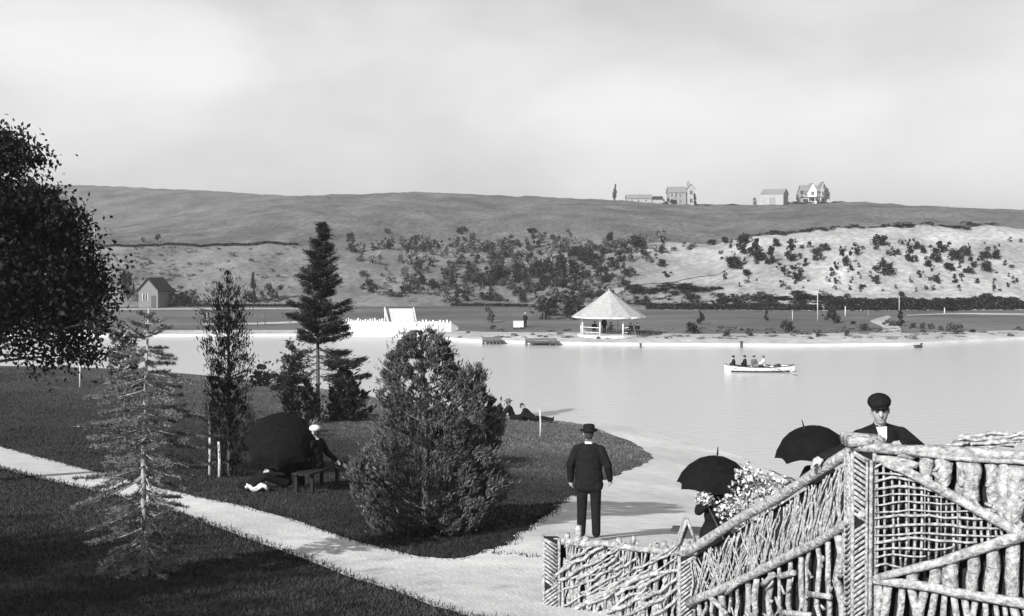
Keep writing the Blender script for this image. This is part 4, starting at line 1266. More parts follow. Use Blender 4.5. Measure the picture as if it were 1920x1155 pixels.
def yucca(px_, py_, Y, n, L, label, seed):
    r = np.random.default_rng(seed)
    b0 = at(px_, py_, Y); b0.z = gz(b0.x, b0.y)
    root = thing('spiky_plant', b0, label, 'plant')
    for i in range(n):
        a = r.random() * 2 * math.pi; e = r.uniform(.15, 1.25)
        d = Vector((math.cos(a) * math.cos(e), math.sin(a) * math.cos(e), math.sin(e)))
        s = d.cross(Vector((0, 0, 1))).normalized(); l_ = L * r.uniform(.7, 1.1)
        V = []
        for k, (t, w_) in enumerate(((0, .025), (.4, .04), (.75, .025), (1, .002))):
            p = d * l_ * t + Vector((0, 0, -.25 * l_ * t * t * math.cos(e)))
            V += [p - s * w_, p + s * w_ + Vector((0, 0, .004))]
        mesh_obj('leaf', V, [(0, 1, 3, 2), (2, 3, 5, 4), (4, 5, 7, 6)], M['leaf_pale'], root)
yucca(578, 774, 42.0, 34, .8, 'pale spiky-leaved plant at the foot of the dark shrub by the pine', 51)
yucca(506, 770, 43.0, 22, .6, 'smaller pale spiky plant left of the staked young tree', 52)

# tall dark pine with bare lower trunk
def pine():
    r = np.random.default_rng(61)
    Y = 47.0; b0 = at(597, 778, Y); b0.z = gz(b0.x, b0.y)
    root = thing('pine_tree', b0, 'tall dark pine with bare lower trunk by the lake edge', 'tree')
    ztop = H - (418 - HY) * Y / F - b0.z
    mb = MB(); mb.add(limb([(0, 0, -.1), (-.02, 0, ztop * .4), (.10, 0, ztop * .75), (.2, 0, ztop)], .10, .015, 14, 8))
    s = Y / F
    prof = [(418, 4), (450, 16), (490, 24), (540, 34), (580, 46), (615, 52), (640, 56), (660, 70), (690, 72), (715, 66)]
    Cs, Ds = [], []
    y = 424.0
    while y < 716:
        rad = float(np.interp(y, [q[0] for q in prof], [q[1] for q in prof])) * s
        z0 = H - (y - HY) * s - b0.z
        dense = y < 648
        nb = 6 if dense else 5
        for i in range(nb):
            a = r.random() * 2 * math.pi if dense else (rnd.choice([-.15, .2, .35, 3.0, 3.4, 1.2]) + r.normal() * .2)
            L = rad * r.uniform(.55, 1.3) * (1 if dense else r.uniform(.6, 1.2))
            x0 = float(np.interp(z0, [0, ztop * .4, ztop * .75, ztop], [0, -.02, .10, .2]))
            rise = (.45 if y < 560 else .25) * L if dense else r.uniform(-.5, .1) * L
            e = Vector((x0 + math.cos(a) * L, math.sin(a) * L, z0 + rise))
            st = Vector((x0, 0, z0)); md = (st + e) / 2 + Vector((0, 0, -.10 * L))
            mb.add(limb([st, md, e], .022, .006, 4, 5))
            m_ = int((170 if dense else 120) * max(L, .15) / .8) + 20
            t = r.random(m_) ** (.6 if dense else .35)
            pts = np.array(st)[None] * ((1 - t) ** 2)[:, None] + np.array(md)[None] * (2 * t * (1 - t))[:, None] + np.array(e)[None] * (t ** 2)[:, None]
            pts = pts + r.normal(size=(m_, 3)) * np.array([.09, .09, .06])
            Cs.append(pts); Ds.append(unit(np.array([math.cos(a), math.sin(a), .35]) + r.normal(size=(m_, 3)) * .5))
        y += 12 if dense else 13
    mb.build('trunk', M['trunk'], root, True)
    Cs = np.concatenate(Cs); Ds = np.concatenate(Ds)
    leaves('crown', Cs, Ds, .24, .035, M['leaf_black'], root, r)
pine()

# sparse pale young spruce in the left foreground
def spruce():
    r = np.random.default_rng(71)
    Y = 13.6; b0 = at(272, 1090, Y); b0.z = gz(b0.x, b0.y)
    root = thing('spruce_tree', b0, 'sparse pale young spruce in the left foreground', 'tree')
    s = Y / F
    ztop = H - (578 - HY) * s - b0.z
    mb = MB(); mb.add(limb([(0, 0, -.1), (-.02, 0, ztop * .45), (.02, 0, ztop * .8), (.045, 0, ztop)], .042, .010, 14, 8))
    mb.build('trunk', M['pale_trunk'], root, True)
    prof = [(590, 12), (620, 46), (680, 74), (740, 104), (800, 122), (850, 128), (900, 110), (950, 104), (1000, 94), (1040, 66), (1070, 50)]
    twig = MB(); Cs, Ds, Ls = [], [], []
    y = 592.0
    while y < 1075:
        rad = float(np.interp(y, [q[0] for q in prof], [q[1] for q in prof])) * s
        z0 = H - (y - HY) * s - b0.z
        nb = 7
        off = r.random() * 6.28
        for i in range(nb):
            a = off + i * 6.283 / nb + r.normal() * .15
            L = rad * r.uniform(.6, 1.2)
            up_ = .30 if y < 640 else (-.12 if y < 880 else -.35)
            st = Vector((0, 0, z0 + r.normal() * .02)); dirh = Vector((math.cos(a), math.sin(a), 0))
            e = st + dirh * L + Vector((0, 0, L * (up_ + r.normal() * .07)))
            md = (st + e) / 2 + Vector((0, 0, -.07 * L))
            twig.add(limb([st, md, e], .012, .004, 5, 4))
            subs = [(st, md, e, L)]
            for k in range(int(4 + L * 13)):
                t = r.uniform(.3, .95); p = st * (1 - t) ** 2 + md * 2 * t * (1 - t) + e * t * t
                sd_ = dirh.cross(Vector((0, 0, 1))) * (1 if k % 2 else -1)
                l2 = L * r.uniform(.18, .36) * (1.15 - t)
                q = p + (dirh * .75 + sd_ * .8).normalized() * l2 + Vector((0, 0, l2 * up_ * .6))
                twig.add(limb([p, (p + q) / 2, q], .004, .0015, 2, 4)); subs.append((p, (p + q) / 2, q, l2))
            for (p, m0, q, l2) in subs:
                m_ = int(l2 * 250) + 6
                t = r.uniform(.12, 1, m_)[:, None]
                pts = np.array(p) * (1 - t) ** 2 + np.array(m0) * 2 * t * (1 - t) + np.array(q) * t * t
                dd = np.array((q - p).normalized())
                D = unit(dd * .75 + r.normal(size=(m_, 3)) * .55 + np.array([0, 0, .2]))
                Cs.append(pts + D * .02); Ds.append(D)
        y += 20 if y < 700 else 23
    twig.build('branches', M['pale_trunk'], root, True)
    Cs = np.concatenate(Cs); Ds = np.concatenate(Ds)
    leaves('needles', Cs, Ds, .062, .0072, M['leaf_pale'], root, r)
spruce()

# pale flowering shrub behind the sloping railing
def blossom():
    r = np.random.default_rng(81)
    Y = 14.2; b0 = at(1400, 1060, Y); b0.z = gz(b0.x, b0.y)
    root = thing('flowering_shrub', b0, 'shrub covered in white blossom behind the sloping railing', 'shrub')
    Cs, Fs = [], []
    mb = MB()
    for (x, y, rx, ry) in [(1395, 925, 38, 34), (1430, 905, 32, 28), (1400, 890, 24, 24), (1365, 950, 30, 25), (1445, 935, 26, 30), (1320, 935, 20, 12), (1400, 980, 50, 40), (1470, 905, 14, 14)]:
        c = np.array(at(x, y, Y + rnd.uniform(-.2, .2)))
        P_, d = ball_pts(220, c, np.array([rx, rx, ry]) * Y / F, r, .2)
        Fs.append(P_[:165]); Cs.append(P_[165:])
        mb.add(limb([(0, 0, 0), tuple((c - np.array(b0)) * .55 + np.array([.03, 0, 0])), tuple(c - np.array(b0))], .02, .006, 5, 5))
    mb.build('stems', M['trunk'], root, True)
    Cs = np.concatenate(Cs) - np.array(b0); Fs = np.concatenate(Fs) - np.array(b0)
    leaves('foliage', Cs, rand_dirs(len(Cs), r), .07, .04, M['leaf_mid'], root, r)
    leaves('blossom', Fs, rand_dirs(len(Fs), r), .05, .045, M['flower'], root, r)
blossom()

# stakes
def stake(x, yb, Y, yt, rad, label):
    b0 = at(x, yb, Y); b0.z = gz(b0.x, b0.y)
    z = H - (yt - HY) * Y / F
    h = z - b0.z
    root = thing('stake', b0, label, 'stake')
    tube('pole', [(0, 0, -.15), (.01, 0, h * .5), (-.012, 0, h)], [rad, rad, rad * .9], M['stake'], root, 7, .08)
    tube('tie', [(-.01, -rad * 1.3, h * .72), (.03, rad * 1.4, h * .73)], [.012, .012], M['dark_wood'], root, 5)
stake(393, 898, 25.0, 760, .035, 'taller of two pale stakes left of the cypress')
stake(411, 900, 24.6, 828, .032, 'shorter of two pale stakes by the cypress foot')
stake(541, 772, 46.5, 702, .045, 'pale stake tied to the thin young tree before the pine')
p_ = hit(1013, 818); stake(1013, 818, p_.y, 768, .035, 'thin pale stake on the grassy point by the reclining pair')
p_ = hit(150, 726); stake(150, 726, p_.y, 650, .05, 'pale stake on the lawn under the left tree')

# ------------------------------------------------------------------ far shore: shrubs
def proto_shrub(kind, seed, material):
    r = np.random.default_rng(seed)
    Cs = []
    nb = {'round': 10, 'tall': 9, 'spread': 9, 'ragged': 8}[kind]
    for k in range(nb):
        if kind == 'round': c = np.array([r.uniform(-.3, .3), r.uniform(-.3, .3), r.uniform(.25, .75)]); rad = r.uniform(.17, .3)
        elif kind == 'tall': z = r.uniform(.12, .88); c = np.array([r.normal() * .13 * (1.2 - z), r.normal() * .13, z]); rad = .27 * (1.15 - z * .7) * r.uniform(.6, 1.1)
        elif kind == 'spread': c = np.array([r.uniform(-.42, .42), r.uniform(-.3, .3), r.uniform(.15, .6)]); rad = r.uniform(.15, .28)
        else: c = np.array([r.uniform(-.36, .36), r.uniform(-.3, .3), r.uniform(.15, .85)]); rad = r.uniform(.1, .22)
        Cs.append(ball_pts(44, c, (rad, rad, rad * 1.1), r, .15)[0])
    C = np.concatenate(Cs); C[:, 2] = np.maximum(C[:, 2], .02)
    V, Fq = leaf_arrays(C, rand_dirs(len(C), r), .14, .09, r)
    V[:, :2] *= 1.15
    st = tube_vf([(0, 0, -.06), (.02, 0, .5)], [.035, .02], 5)
    o = np_mesh('shrub_proto', V, Fq, material)
    me = o.data; bpy.data.objects.remove(o)
    t = mesh_obj('stem_proto', st[0], st[1], M['trunk']); tm = t.data; bpy.data.objects.remove(t)
    PROV[(material.name, kind, seed)] = (V, Fq)
    PKEY[me.name] = (material.name, kind, seed)
    return me, tm
PROV, PKEY = {}, {}
def scrub_stuff(items, label):
    """many small plants nobody could count: (x, y, width, height, material key, kind), joined"""
    for mk in sorted({i[4] for i in items}):
        VV, FF, n0 = [], [], 0
        for (x, y, w, h, m_, kd) in items:
            if m_ != mk: continue
            p = fhit(x, y); k = p.y / F
            V, Fq = PROV[PKEY[rnd.choice(PRO[(mk, kd)])[0].name]]
            a = rnd.uniform(0, 6.28); c, s_ = math.cos(a), math.sin(a)
            Q = np.stack([(V[:, 0] * c - V[:, 1] * s_) * w * k + p.x, (V[:, 0] * s_ + V[:, 1] * c) * w * k + p.y, V[:, 2] * h * k + p.z - .03], 1)
            sel = np.arange(len(Fq)) // 2 % 2 == 0
            VV.append(Q); FF.append(Fq[sel] + n0); n0 += len(Q)
        o = np_mesh('scrub', np.concatenate(VV), np.concatenate(FF), M[mk])
        o['kind'] = 'stuff'; o['label'] = label
def size_word(w): return 'big' if w >= 24 else ('middling' if w >= 15 else 'small')
def shape_word(kd): return {'round': 'rounded', 'tall': 'upright', 'ragged': 'ragged', 'spread': 'spreading'}[kd]
def sandy_label(x, y, w, kd):
    v = 'high' if y < 478 else ('mid-way' if y < 506 else 'low')
    hz = [(1410, 'left of the barn'), (1480, 'below the barn'), (1520, 'below the white house'), (1570, 'above the tall white post'), (1640, 'right of the tall white post'), (1700, 'above the right white post'), (1760, 'left of the hedge tree'), (1810, 'above the hedge tree'), (3000, 'near the right edge')]
    return '%s %s dark shrub %s up the sandy slope, %s' % (size_word(w), shape_word(kd), v, [q[1] for q in hz if x < q[0]][0])
def thick_label(x, y, w, kd, tone='dark'):
    v = 'high' if y < 490 else ('mid-way' if y < 535 else 'low')
    hz = [(720, 'just right of the pine'), (800, 'above the white ramp'), (900, 'right of the ramp'), (960, 'left of the far standing person'), (1010, 'above the far standing person'), (1070, 'left of the pavilion'), (1130, 'just left of the pavilion roof'), (1215, 'above the pavilion'), (3000, 'right of the pavilion')]
    return '%s %s %s bush %s up the bank, %s' % (size_word(w), shape_word(kd), tone, v, [q[1] for q in hz if x < q[0]][0])
PRO = {}
for mk in ('leaf_far', 'leaf_farmid', 'leaf_farpale'):
    for kd in ('round', 'tall', 'spread', 'ragged'):
        PRO[(mk, kd)] = [proto_shrub(kd, hash_ + 100, M[mk]) for hash_ in ((1, 2) if kd != 'ragged' else (3, 4))]
def far_shrub(p, w, h, mk, kd, label, group=None, name='shrub', cat='shrub'):
    """p base point, w and h in metres"""
    me, tm = rnd.choice(PRO[(mk, kd)])
    root = bpy.data.objects.new(name, None); root.empty_display_size = .2
    COL.objects.link(root)
    root.location = p; root.rotation_euler = (0, 0, rnd.uniform(0, 6.28)); root.scale = (w, w, h)
    tag(root, label, cat, group)
    c = bpy.data.objects.new('foliage', me); COL.objects.link(c); c.parent = root
    s = bpy.data.objects.new('stem', tm); COL.objects.link(s); s.parent = root
    return root
def shrub_px(x, yb, wpx, hpx, mk, kd, label, group=None, name='shrub', cat='shrub'):
    p = fhit(x, yb); k = p.y / F
    p.z -= .03
    return far_shrub(p, wpx * k, hpx * k, mk, kd, label, group, name, cat)

# dark shrubs on the pale sandy slope, right
rs = random.Random(11)
G1 = 'dark shrubs on the sandy slope'
big = [(1418, 492, 30, 40), (1395, 478, 22, 38), (1445, 498, 24, 30), (1483, 490, 26, 36), (1590, 498, 20, 34), (1605, 480, 14, 20), (1532, 492, 14, 30), (1375, 505, 28, 26), (1492, 527, 26, 26), (1660, 516, 26, 26), (1650, 462, 22, 24), (1706, 492, 22, 26), (1717, 470, 14, 18),
       (1545, 470, 14, 18), (1455, 462, 16, 16), (1570, 505, 10, 16), (1560, 515, 10, 20), (1640, 472, 12, 14), (1730, 478, 12, 16), (1750, 478, 22, 18), (1775, 470, 24, 20), (1790, 490, 24, 20), (1810, 480, 20, 18), (1830, 505, 18, 22), (1850, 510, 20, 20), (1868, 490, 18, 18),
       (1845, 488, 18, 16), (1780, 508, 20, 16), (1755, 492, 18, 18), (1740, 500, 14, 14), (1758, 530, 12, 18), (1790, 530, 12, 16), (1640, 530, 12, 10), (1618, 540, 10, 8), (1400, 520, 16, 14), (1465, 510, 16, 14), (1510, 500, 12, 14), (1680, 480, 12, 12), (1700, 462, 10, 14), (1815, 515, 16, 12), (1725, 515, 10, 10)]
for (x, y, w, h) in big:
    kd = rs.choice(['round', 'tall', 'ragged'] if h > w else ['round', 'ragged'])
    shrub_px(x, y, w * 1.25, h * 1.15, 'leaf_far', kd, sandy_label(x, y, w, kd), G1)
small = []
for i in range(150):
    x = rs.uniform(1345, 1915); y = rs.uniform(452, 550)
    if y > 545 and x < 1560: continue
    w = rs.uniform(6, 13)
    small.append((x, y, w, w * rs.uniform(.8, 1.4), 'leaf_far', rs.choice(['round', 'tall', 'ragged', 'spread'])))
scrub_stuff(small, 'scattered tiny dark plants on the sandy slope')
# the thicket in the middle of the bank
G2 = 'shrubs in the thicket on the middle bank'
mid = [(930, 530, 34, 44), (970, 530, 30, 34), (1020, 525, 36, 54), (1065, 535, 46, 62), (1130, 525, 26, 36), (1170, 475, 26, 24), (1195, 468, 34, 30), (1160, 490, 24, 24), (1205, 478, 20, 24), (848, 540, 18, 34), (872, 545, 18, 26), (905, 540, 26, 28), (1010, 545, 24, 20),
       (1060, 566, 40, 44), (1090, 560, 40, 40), (1040, 592, 70, 48), (1075, 600, 40, 46), (1020, 600, 40, 40), (995, 470, 18, 30), (945, 480, 22, 22), (1100, 500, 26, 40), (1085, 480, 24, 26), (1130, 490, 20, 24), (1240, 500, 20, 18), (1255, 520, 20, 14), (1225, 490, 16, 18), (1180, 520, 20, 22), (1150, 510, 20, 24)]
for (x, y, w, h) in mid:
    kd = rs.choice(['round', 'ragged', 'round', 'tall']); mk = rs.choice(['leaf_far', 'leaf_far', 'leaf_farmid'])
    shrub_px(x, y, w * 1.1, h, mk, kd, thick_label(x, y, w, kd, 'dark' if mk == 'leaf_far' else 'grey'), G2)
G3 = G2
small = []
for i in range(520):
    x = rs.triangular(640, 1340, 980); y = rs.uniform(450, 568)
    if y < 480 and x < 760 and rs.random() < .6: continue
    if x > 1180 and y > 500 - (x - 1180) * .1: continue
    w = rs.uniform(9, 25); h = w * rs.uniform(.6, 1.25)
    kd = rs.choice(['ragged', 'spread', 'tall', 'round']); mk = rs.choice(['leaf_farmid', 'leaf_farmid', 'leaf_far', 'leaf_far', 'leaf_farpale'])
    if w > 18 and i % 3 == 0: shrub_px(x, y, w, h, mk, kd, thick_label(x, y, w, kd, {'leaf_far': 'dark', 'leaf_farmid': 'grey', 'leaf_farpale': 'pale'}[mk]), G3)
    else: small.append((x, y, w, h, mk, kd))
scrub_stuff(small, 'grey scrub covering the middle of the far bank')
# low dark growth along the foot of the sandy slope
G4 = 'dark low bushes at the slope foot'
small = []
for i in range(90):
    x = rs.uniform(1180, 1570); y = rs.uniform(545, 576) if x < 1330 else rs.uniform(553, 576)
    small.append((x, y, rs.uniform(12, 34), rs.uniform(7, 13), 'leaf_far', rs.choice(['spread', 'ragged', 'round'])))
scrub_stuff(small, 'low dark scrub along the foot of the sandy slope')
for (x, y, w, h, lab) in [(1215, 552, 60, 18, 'just right of the pavilion roof'), (1270, 545, 70, 16, 'right under the dirt track'), (1320, 548, 60, 14, 'at the end of the dirt track'), (1190, 548, 30, 12, 'touching the pavilion roof'), (1545, 560, 36, 14, 'right of the tall white post'), (1505, 562, 50, 12, 'left of the tall white post'), (1450, 562, 60, 10, 'below the barn'), (1565, 568, 40, 22, 'by the leaning dark tree')]:
    shrub_px(x, y, w, h, 'leaf_far', 'spread', 'low dark spreading bush at the slope foot, ' + lab, G4)
# scattered bushes above the bank
for (x, y, w, h, lab) in [(866, 442, 22, 16, 'dark bush standing alone on the hill above the thicket, left of two'), (997, 438, 22, 13, 'dark bush standing alone on the hill above the thicket, right of two'), (727, 438, 16, 12, 'small bush on the hill right of the tall pine top'), (657, 456, 14, 24, 'small bush at the bank edge right of the tall pine'),
                      (1065, 438, 8, 8, 'tiny bush on the hill above the dark thicket'), (1240, 444, 22, 12, 'grey bush on the hill above the dirt track'), (1335, 458, 18, 14, 'dark bush at the bank edge left of the sandy slope'), (1360, 458, 16, 16, 'dark bush at the bank edge where the sandy slope begins'), (1397, 462, 16, 28, 'tall dark bush at the top of the sandy slope'),
                      (296, 452, 10, 14, 'small bush above the dark hedge line, right of the white post'), (268, 455, 8, 12, 'smaller bush above the dark hedge line, nearest the white post')]:
    shrub_px(x, y, w, h, 'leaf_far' if h > 12 else 'leaf_farmid', 'round', lab)
small = []
for i in range(60):
    x = rs.uniform(1380, 1860); y = I(x, T_top) - 1 + rs.uniform(-2, 3)
    small.append((x, y, rs.uniform(10, 30), rs.uniform(4, 9), 'leaf_far', 'spread'))
scrub_stuff(small, 'low dark scrub along the brow of the sandy slope')
small = []
for i in range(34):
    x = rs.uniform(640, 880); y = rs.uniform(462, 474)
    small.append((x, y, rs.uniform(9, 22), rs.uniform(8, 16), rs.choice(['leaf_far', 'leaf_farmid']), 'ragged'))
scrub_stuff(small, 'small bushes along the bank edge right of the pine')
# left: around the hut
for (x, y, w, h, kd, lab) in [(239, 566, 34, 72, 'round', 'tall dark tree standing left of the small hut'), (330, 572, 52, 32, 'round', 'dark bush against the right side of the small hut'), (362, 572, 26, 30, 'ragged', 'ragged bush second right of the small hut'), (350, 570, 20, 26, 'spread', 'low bush between the two bushes right of the hut'),
                          (468, 568, 30, 22, 'round', 'dark bush right of the cypress on the far shore'), (475, 570, 16, 60, 'tall', 'slim dark tree right of the cypress on the far shore'), (520, 566, 40, 40, 'ragged', 'grey loose bush left of the tall pine on the far shore'), (500, 568, 24, 26, 'ragged', 'small grey bush left of the tall pine on the far shore')]:
    shrub_px(x, y, w, h, 'leaf_farmid' if kd == 'ragged' else 'leaf_far', kd, lab)
small = []
for i in range(230):
    x = rs.uniform(185, 325) if i < 140 else rs.uniform(325, 640); y = rs.uniform(463, 560)
    w = rs.uniform(5, 14)
    small.append((x, y, w, w * rs.uniform(.4, .8), 'leaf_farpale' if i % 4 else 'leaf_farmid', 'spread'))
scrub_stuff(small, 'pale low scrub on the left part of the bank')
# promenade and lawn plants, each told apart
for (x, y, w, h, mk, kd, lab) in [
    (1297, 626, 34, 24, 'leaf_far', 'round', 'round dark bush on the promenade right of the pavilion'), (1314, 608, 16, 27, 'leaf_far', 'tall', 'small upright tree behind the round bush right of the pavilion'), (1357, 630, 28, 20, 'leaf_farmid', 'ragged', 'grey bush on the promenade above the rowing boat'),
    (1409, 630, 22, 19, 'leaf_farmid', 'ragged', 'second grey bush on the promenade right of the rowing boat'), (1476, 624, 24, 26, 'leaf_far', 'round', 'dark bush on the promenade left of the tall white post'), (1437, 601, 12, 24, 'leaf_far', 'tall', 'leaning young tree on the lawn behind the grey bushes'),
    (1530, 632, 16, 18, 'leaf_farmid', 'ragged', 'ragged bush on the promenade under the tall white post'), (1564, 606, 26, 40, 'leaf_far', 'tall', 'dark tree leaning before the hedge right of the tall white post'), (1585, 630, 18, 20, 'leaf_farmid', 'ragged', 'ragged bush on the promenade left of the winding path'),
    (1619, 620, 24, 18, 'leaf_farmid', 'round', 'grey bush beside the winding path, left side'), (1600, 608, 16, 9, 'leaf_far', 'spread', 'low dark bush on the lawn left of the winding path'), (1688, 612, 22, 30, 'leaf_far', 'tall', 'dark upright bush right of the winding path'), (1668, 612, 22, 16, 'leaf_farmid', 'spread', 'low grey bush in the bend of the winding path'),
    (1712, 614, 20, 12, 'leaf_farmid', 'spread', 'low bush right of the upright bush by the winding path'), (1730, 617, 14, 14, 'leaf_farmid', 'round', 'small bush in the row before the right lawn, first'), (1745, 617, 14, 13, 'leaf_farmid', 'round', 'small bush in the row before the right lawn, second'), (1764, 620, 14, 10, 'leaf_farmid', 'round', 'small bush in the row before the right lawn, third'),
    (1791, 627, 30, 26, 'leaf_farmid', 'round', 'large grey bush before the right lawn'), (1823, 623, 16, 9, 'leaf_far', 'spread', 'low dark bush right of the large grey bush'), (1777, 583, 40, 32, 'leaf_far', 'ragged', 'dark tree standing in the hedge at right'), (1851, 560, 18, 12, 'leaf_far', 'round', 'dark bush above the hedge at far right'),
    (1690, 560, 14, 12, 'leaf_far', 'round', 'dark bush above the hedge behind the right white post'), (1588, 560, 12, 10, 'leaf_far', 'round', 'small dark bush above the hedge left of the right white post'), (917, 606, 22, 32, 'leaf_farmid', 'ragged', 'thin shrub on the lawn between ramp and pavilion'), (927, 620, 16, 14, 'leaf_farmid', 'ragged', 'small shrub on the promenade between ramp and pavilion'),
    (1545, 600, 18, 16, 'leaf_farmid', 'ragged', 'small grey bush at the foot of the tall white post')]:
    shrub_px(x, y, w, h, mk, kd, lab)
# sparse low growth in the beds
small = []
for i in range(170):
    x = rs.uniform(860, 1910); y = rs.uniform(616, 636)
    small.append((x, y, rs.uniform(6, 20), rs.uniform(2.5, 7), rs.choice(['leaf_farmid', 'leaf_farpale', 'leaf_farpale', 'leaf_far']), 'spread'))
scrub_stuff(small, 'low plants in the beds along the far promenade')

# hedges
def hedge(x0, x1, yf, hm, dm, mk, label, dens=1.0, name='hedge', seed=5):
    r = np.random.default_rng(seed)
    n = max(int((x1 - x0) / 6), 3)
    pts = [fhit(x0 + (x1 - x0) * i / n, yf(x0 + (x1 - x0) * i / n)) for i in range(n + 1)]
    Cs, tw = [], MB()
    base = pts[0].copy()
    for a, b2 in zip(pts, pts[1:]):
        L = (b2 - a).length; m_ = int(L * 110 * dens * max(hm, .6)) + 6
        t = r.random(m_)[:, None]
        hh = hm * (1 + .3 * mnoise.noise(Vector((a.x * .6, 3, 0))) + .3 * mnoise.noise(Vector((a.x * .15, 9, 0))))
        q = np.array(a) * (1 - t) + np.array(b2) * t + np.stack([r.normal(size=m_) * .1, r.uniform(-dm / 2, dm / 2, m_), r.random(m_) ** .7 * hh], 1)
        Cs.append(q - np.array(base))
        tw.add(tube_vf([a - base, a - base + Vector((0, 0, hm * .6))], [.05, .03], 5))
    Cs = np.concatenate(Cs)
    root = thing(name, base, label, 'hedge')
    tw.build('stems', M['trunk'], root)
    leaves('foliage', Cs, rand_dirs(len(Cs), r), .42, .3, M[mk], root, r)
hedge(1212, 1540, lambda x: I(x, T_base) - .5, .85, 1.2, 'leaf_black', 'low dark hedge along the back of the far lawn right of the pavilion', 1.1, seed=5)
hedge(1546, 1920, lambda x: I(x, T_base) - .5, 1.65, 1.4, 'leaf_black', 'tall dark hedge along the back of the far lawn at right', 1.1, seed=15)
hedge(288, 566, lambda x: I(x, T_base) + .0, .35, .6, 'leaf_far', 'thin low dark hedge behind the far lawn left of the pine', .7, seed=6)
hedge(846, 1010, lambda x: I(x, T_base) + .0, .4, .6, 'leaf_far', 'thin low dark hedge behind the lawn left of the pavilion', .7, seed=7)
hedge(140, 560, lambda x: I(x, T_top) + 1.0, .45, .7, 'leaf_far', 'dark hedge line along the top of the left bank', .7, seed=8)

# roads and paths of the far side
def fpts(L): return [fhit(*p) for p in L]
fz = lambda X, Y: far_bumps(X, Y)
o = ribbon('dirt_track', fpts([(1140, 548), (1200, 526), (1270, 508), (1340, 491), (1400, 476)]), fpts([(1150, 556), (1210, 538), (1290, 526), (1350, 512), (1400, 486)]), 40, 6, M['track'], .12, fz, keep=False); o['label'] = 'pale dirt track climbing the far bank'
o = ribbon('path', fpts([(1665, 592), (1640, 599), (1632, 604), (1652, 613), (1655, 620), (1630, 630)]), fpts([(1672, 596), (1664, 600), (1662, 605), (1684, 612), (1690, 622), (1690, 632)]), 30, 6, M['sand'], .05, fz, keep=False); o['label'] = 'winding pale path crossing the far lawn at right'
o = ribbon('path', fpts([(205, 582), (400, 581), (640, 580)]), fpts([(205, 579.5), (400, 578.5), (640, 578)]), 40, 2, M['sand'], .05, fz, keep=False); o['label'] = 'pale path along the back of the far lawn at left'
o = ribbon('path', fpts([(380, 611), (480, 609), (580, 606), (640, 604)]), fpts([(380, 607), (480, 606), (580, 602), (640, 600)]), 30, 2, M['sand'], .05, fz, keep=False); o['label'] = 'pale path crossing the far lawn behind the pine'
o = ribbon('path', fpts([(1700, 593), (1790, 590), (1920, 592)]), fpts([(1700, 591), (1790, 588), (1920, 588)]), 30, 2, M['sand'], .05, fz, keep=False); o['label'] = 'pale path before the hedge at right'
# stone edging along the far shore
ex = np.linspace(-200, 2100, 120)
Ys = np.array([far_rows(x)[0] for x in ex]) + .2
V = []
for x, Yq in zip(ex, Ys):
    X = (x - CX) * Yq / F
    V += [(X, Yq, -.4), (X, Yq, .30), (X, Yq + .45, .31), (X, Yq + .45, -.4)]
Fc = []
for i in range(len(ex) - 1):
    for k in range(4): Fc.append((i * 4 + k, i * 4 + (k + 1) % 4, i * 4 + 4 + (k + 1) % 4, i * 4 + 4 + k))
M['edging'] = mat('pale_stone_edging', .5, .66, scale=.5)
struct(mesh_obj('shore_kerb', V, [tuple(reversed(f)) for f in Fc], M['edging']), 'pale stone kerb along the far shore')

# ------------------------------------------------------------------ pavilion
def pavilion():
    Y = 117.5; k = Y / F
    b0 = at(1142, 629, Y); b0.z = float(far_z(b0.x, b0.y))
    root = thing('pavilion', b0, 'open pavilion with broad pale conical roof on the far shore', 'pavilion')
    zr = H - (592 - HY) * k - b0.z; zt = H - (545 - HY) * k - b0.z; R_ = 69 * k
    n = 12
    for i in range(n):
        a0, a1 = 2 * math.pi * i / n, 2 * math.pi * (i + 1) / n
        p, q = Vector((math.cos(a0) * R_, math.sin(a0) * R_, zr)), Vector((math.cos(a1) * R_, math.sin(a1) * R_, zr))
        t0, t1 = Vector((math.cos(a0) * .12, math.sin(a0) * .12, zt)), Vector((math.cos(a1) * .12, math.sin(a1) * .12, zt))
        mm = (p + t0) / 2 - Vector((0, 0, .10)); m2 = (q + t1) / 2 - Vector((0, 0, .10))
        dn = Vector((0, 0, -.12))
        V = [p, q, m2, mm, t0, t1, p + dn, q + dn, m2 + dn, mm + dn, t0 + dn, t1 + dn]
        mesh_obj('roof_panel', V, [(0, 1, 2, 3), (3, 2, 5, 4), (7, 6, 9, 8), (8, 9, 10, 11), (0, 6, 7, 1), (0, 3, 9, 6), (3, 4, 10, 9), (1, 7, 8, 2), (2, 8, 11, 5), (4, 5, 11, 10)], M['roof_pale'], root)
        tube('eave_board', [p + Vector((0, 0, -.10)), q + Vector((0, 0, -.10))], [.09, .09], M['white_paint'], root, 5)
    tube('finial', [(0, 0, zt - .1), (0, 0, zt + .25)], [.14, .03], M['roof_pale'], root, 8)
    for i in range(8):
        a = 2 * math.pi * (i + .5) / 8
        x, y = math.cos(a) * R_ * .80, math.sin(a) * R_ * .80
        tube('post', [(x, y, .2), (x, y, zr)], [.085, .08], M['white_paint'], root, 6)
        a2 = 2 * math.pi * (i + 1.5) / 8
        x2, y2 = math.cos(a2) * R_ * .80, math.sin(a2) * R_ * .80
        if i not in (5,):
            tube('handrail', [(x, y, 1.0), (x2, y2, 1.0)], [.04, .04], M['white_paint'], root, 5)
            tube('lower_rail', [(x, y, .5), (x2, y2, .5)], [.035, .035], M['white_paint'], root, 5)
    V, Fc = tube_vf([(0, 0, -.2), (0, 0, .2)], [R_ * .86, R_ * .86], 24); mesh_obj('floor', V, Fc, M['edging'], root)
    return b0, R_
pb, pr = pavilion()

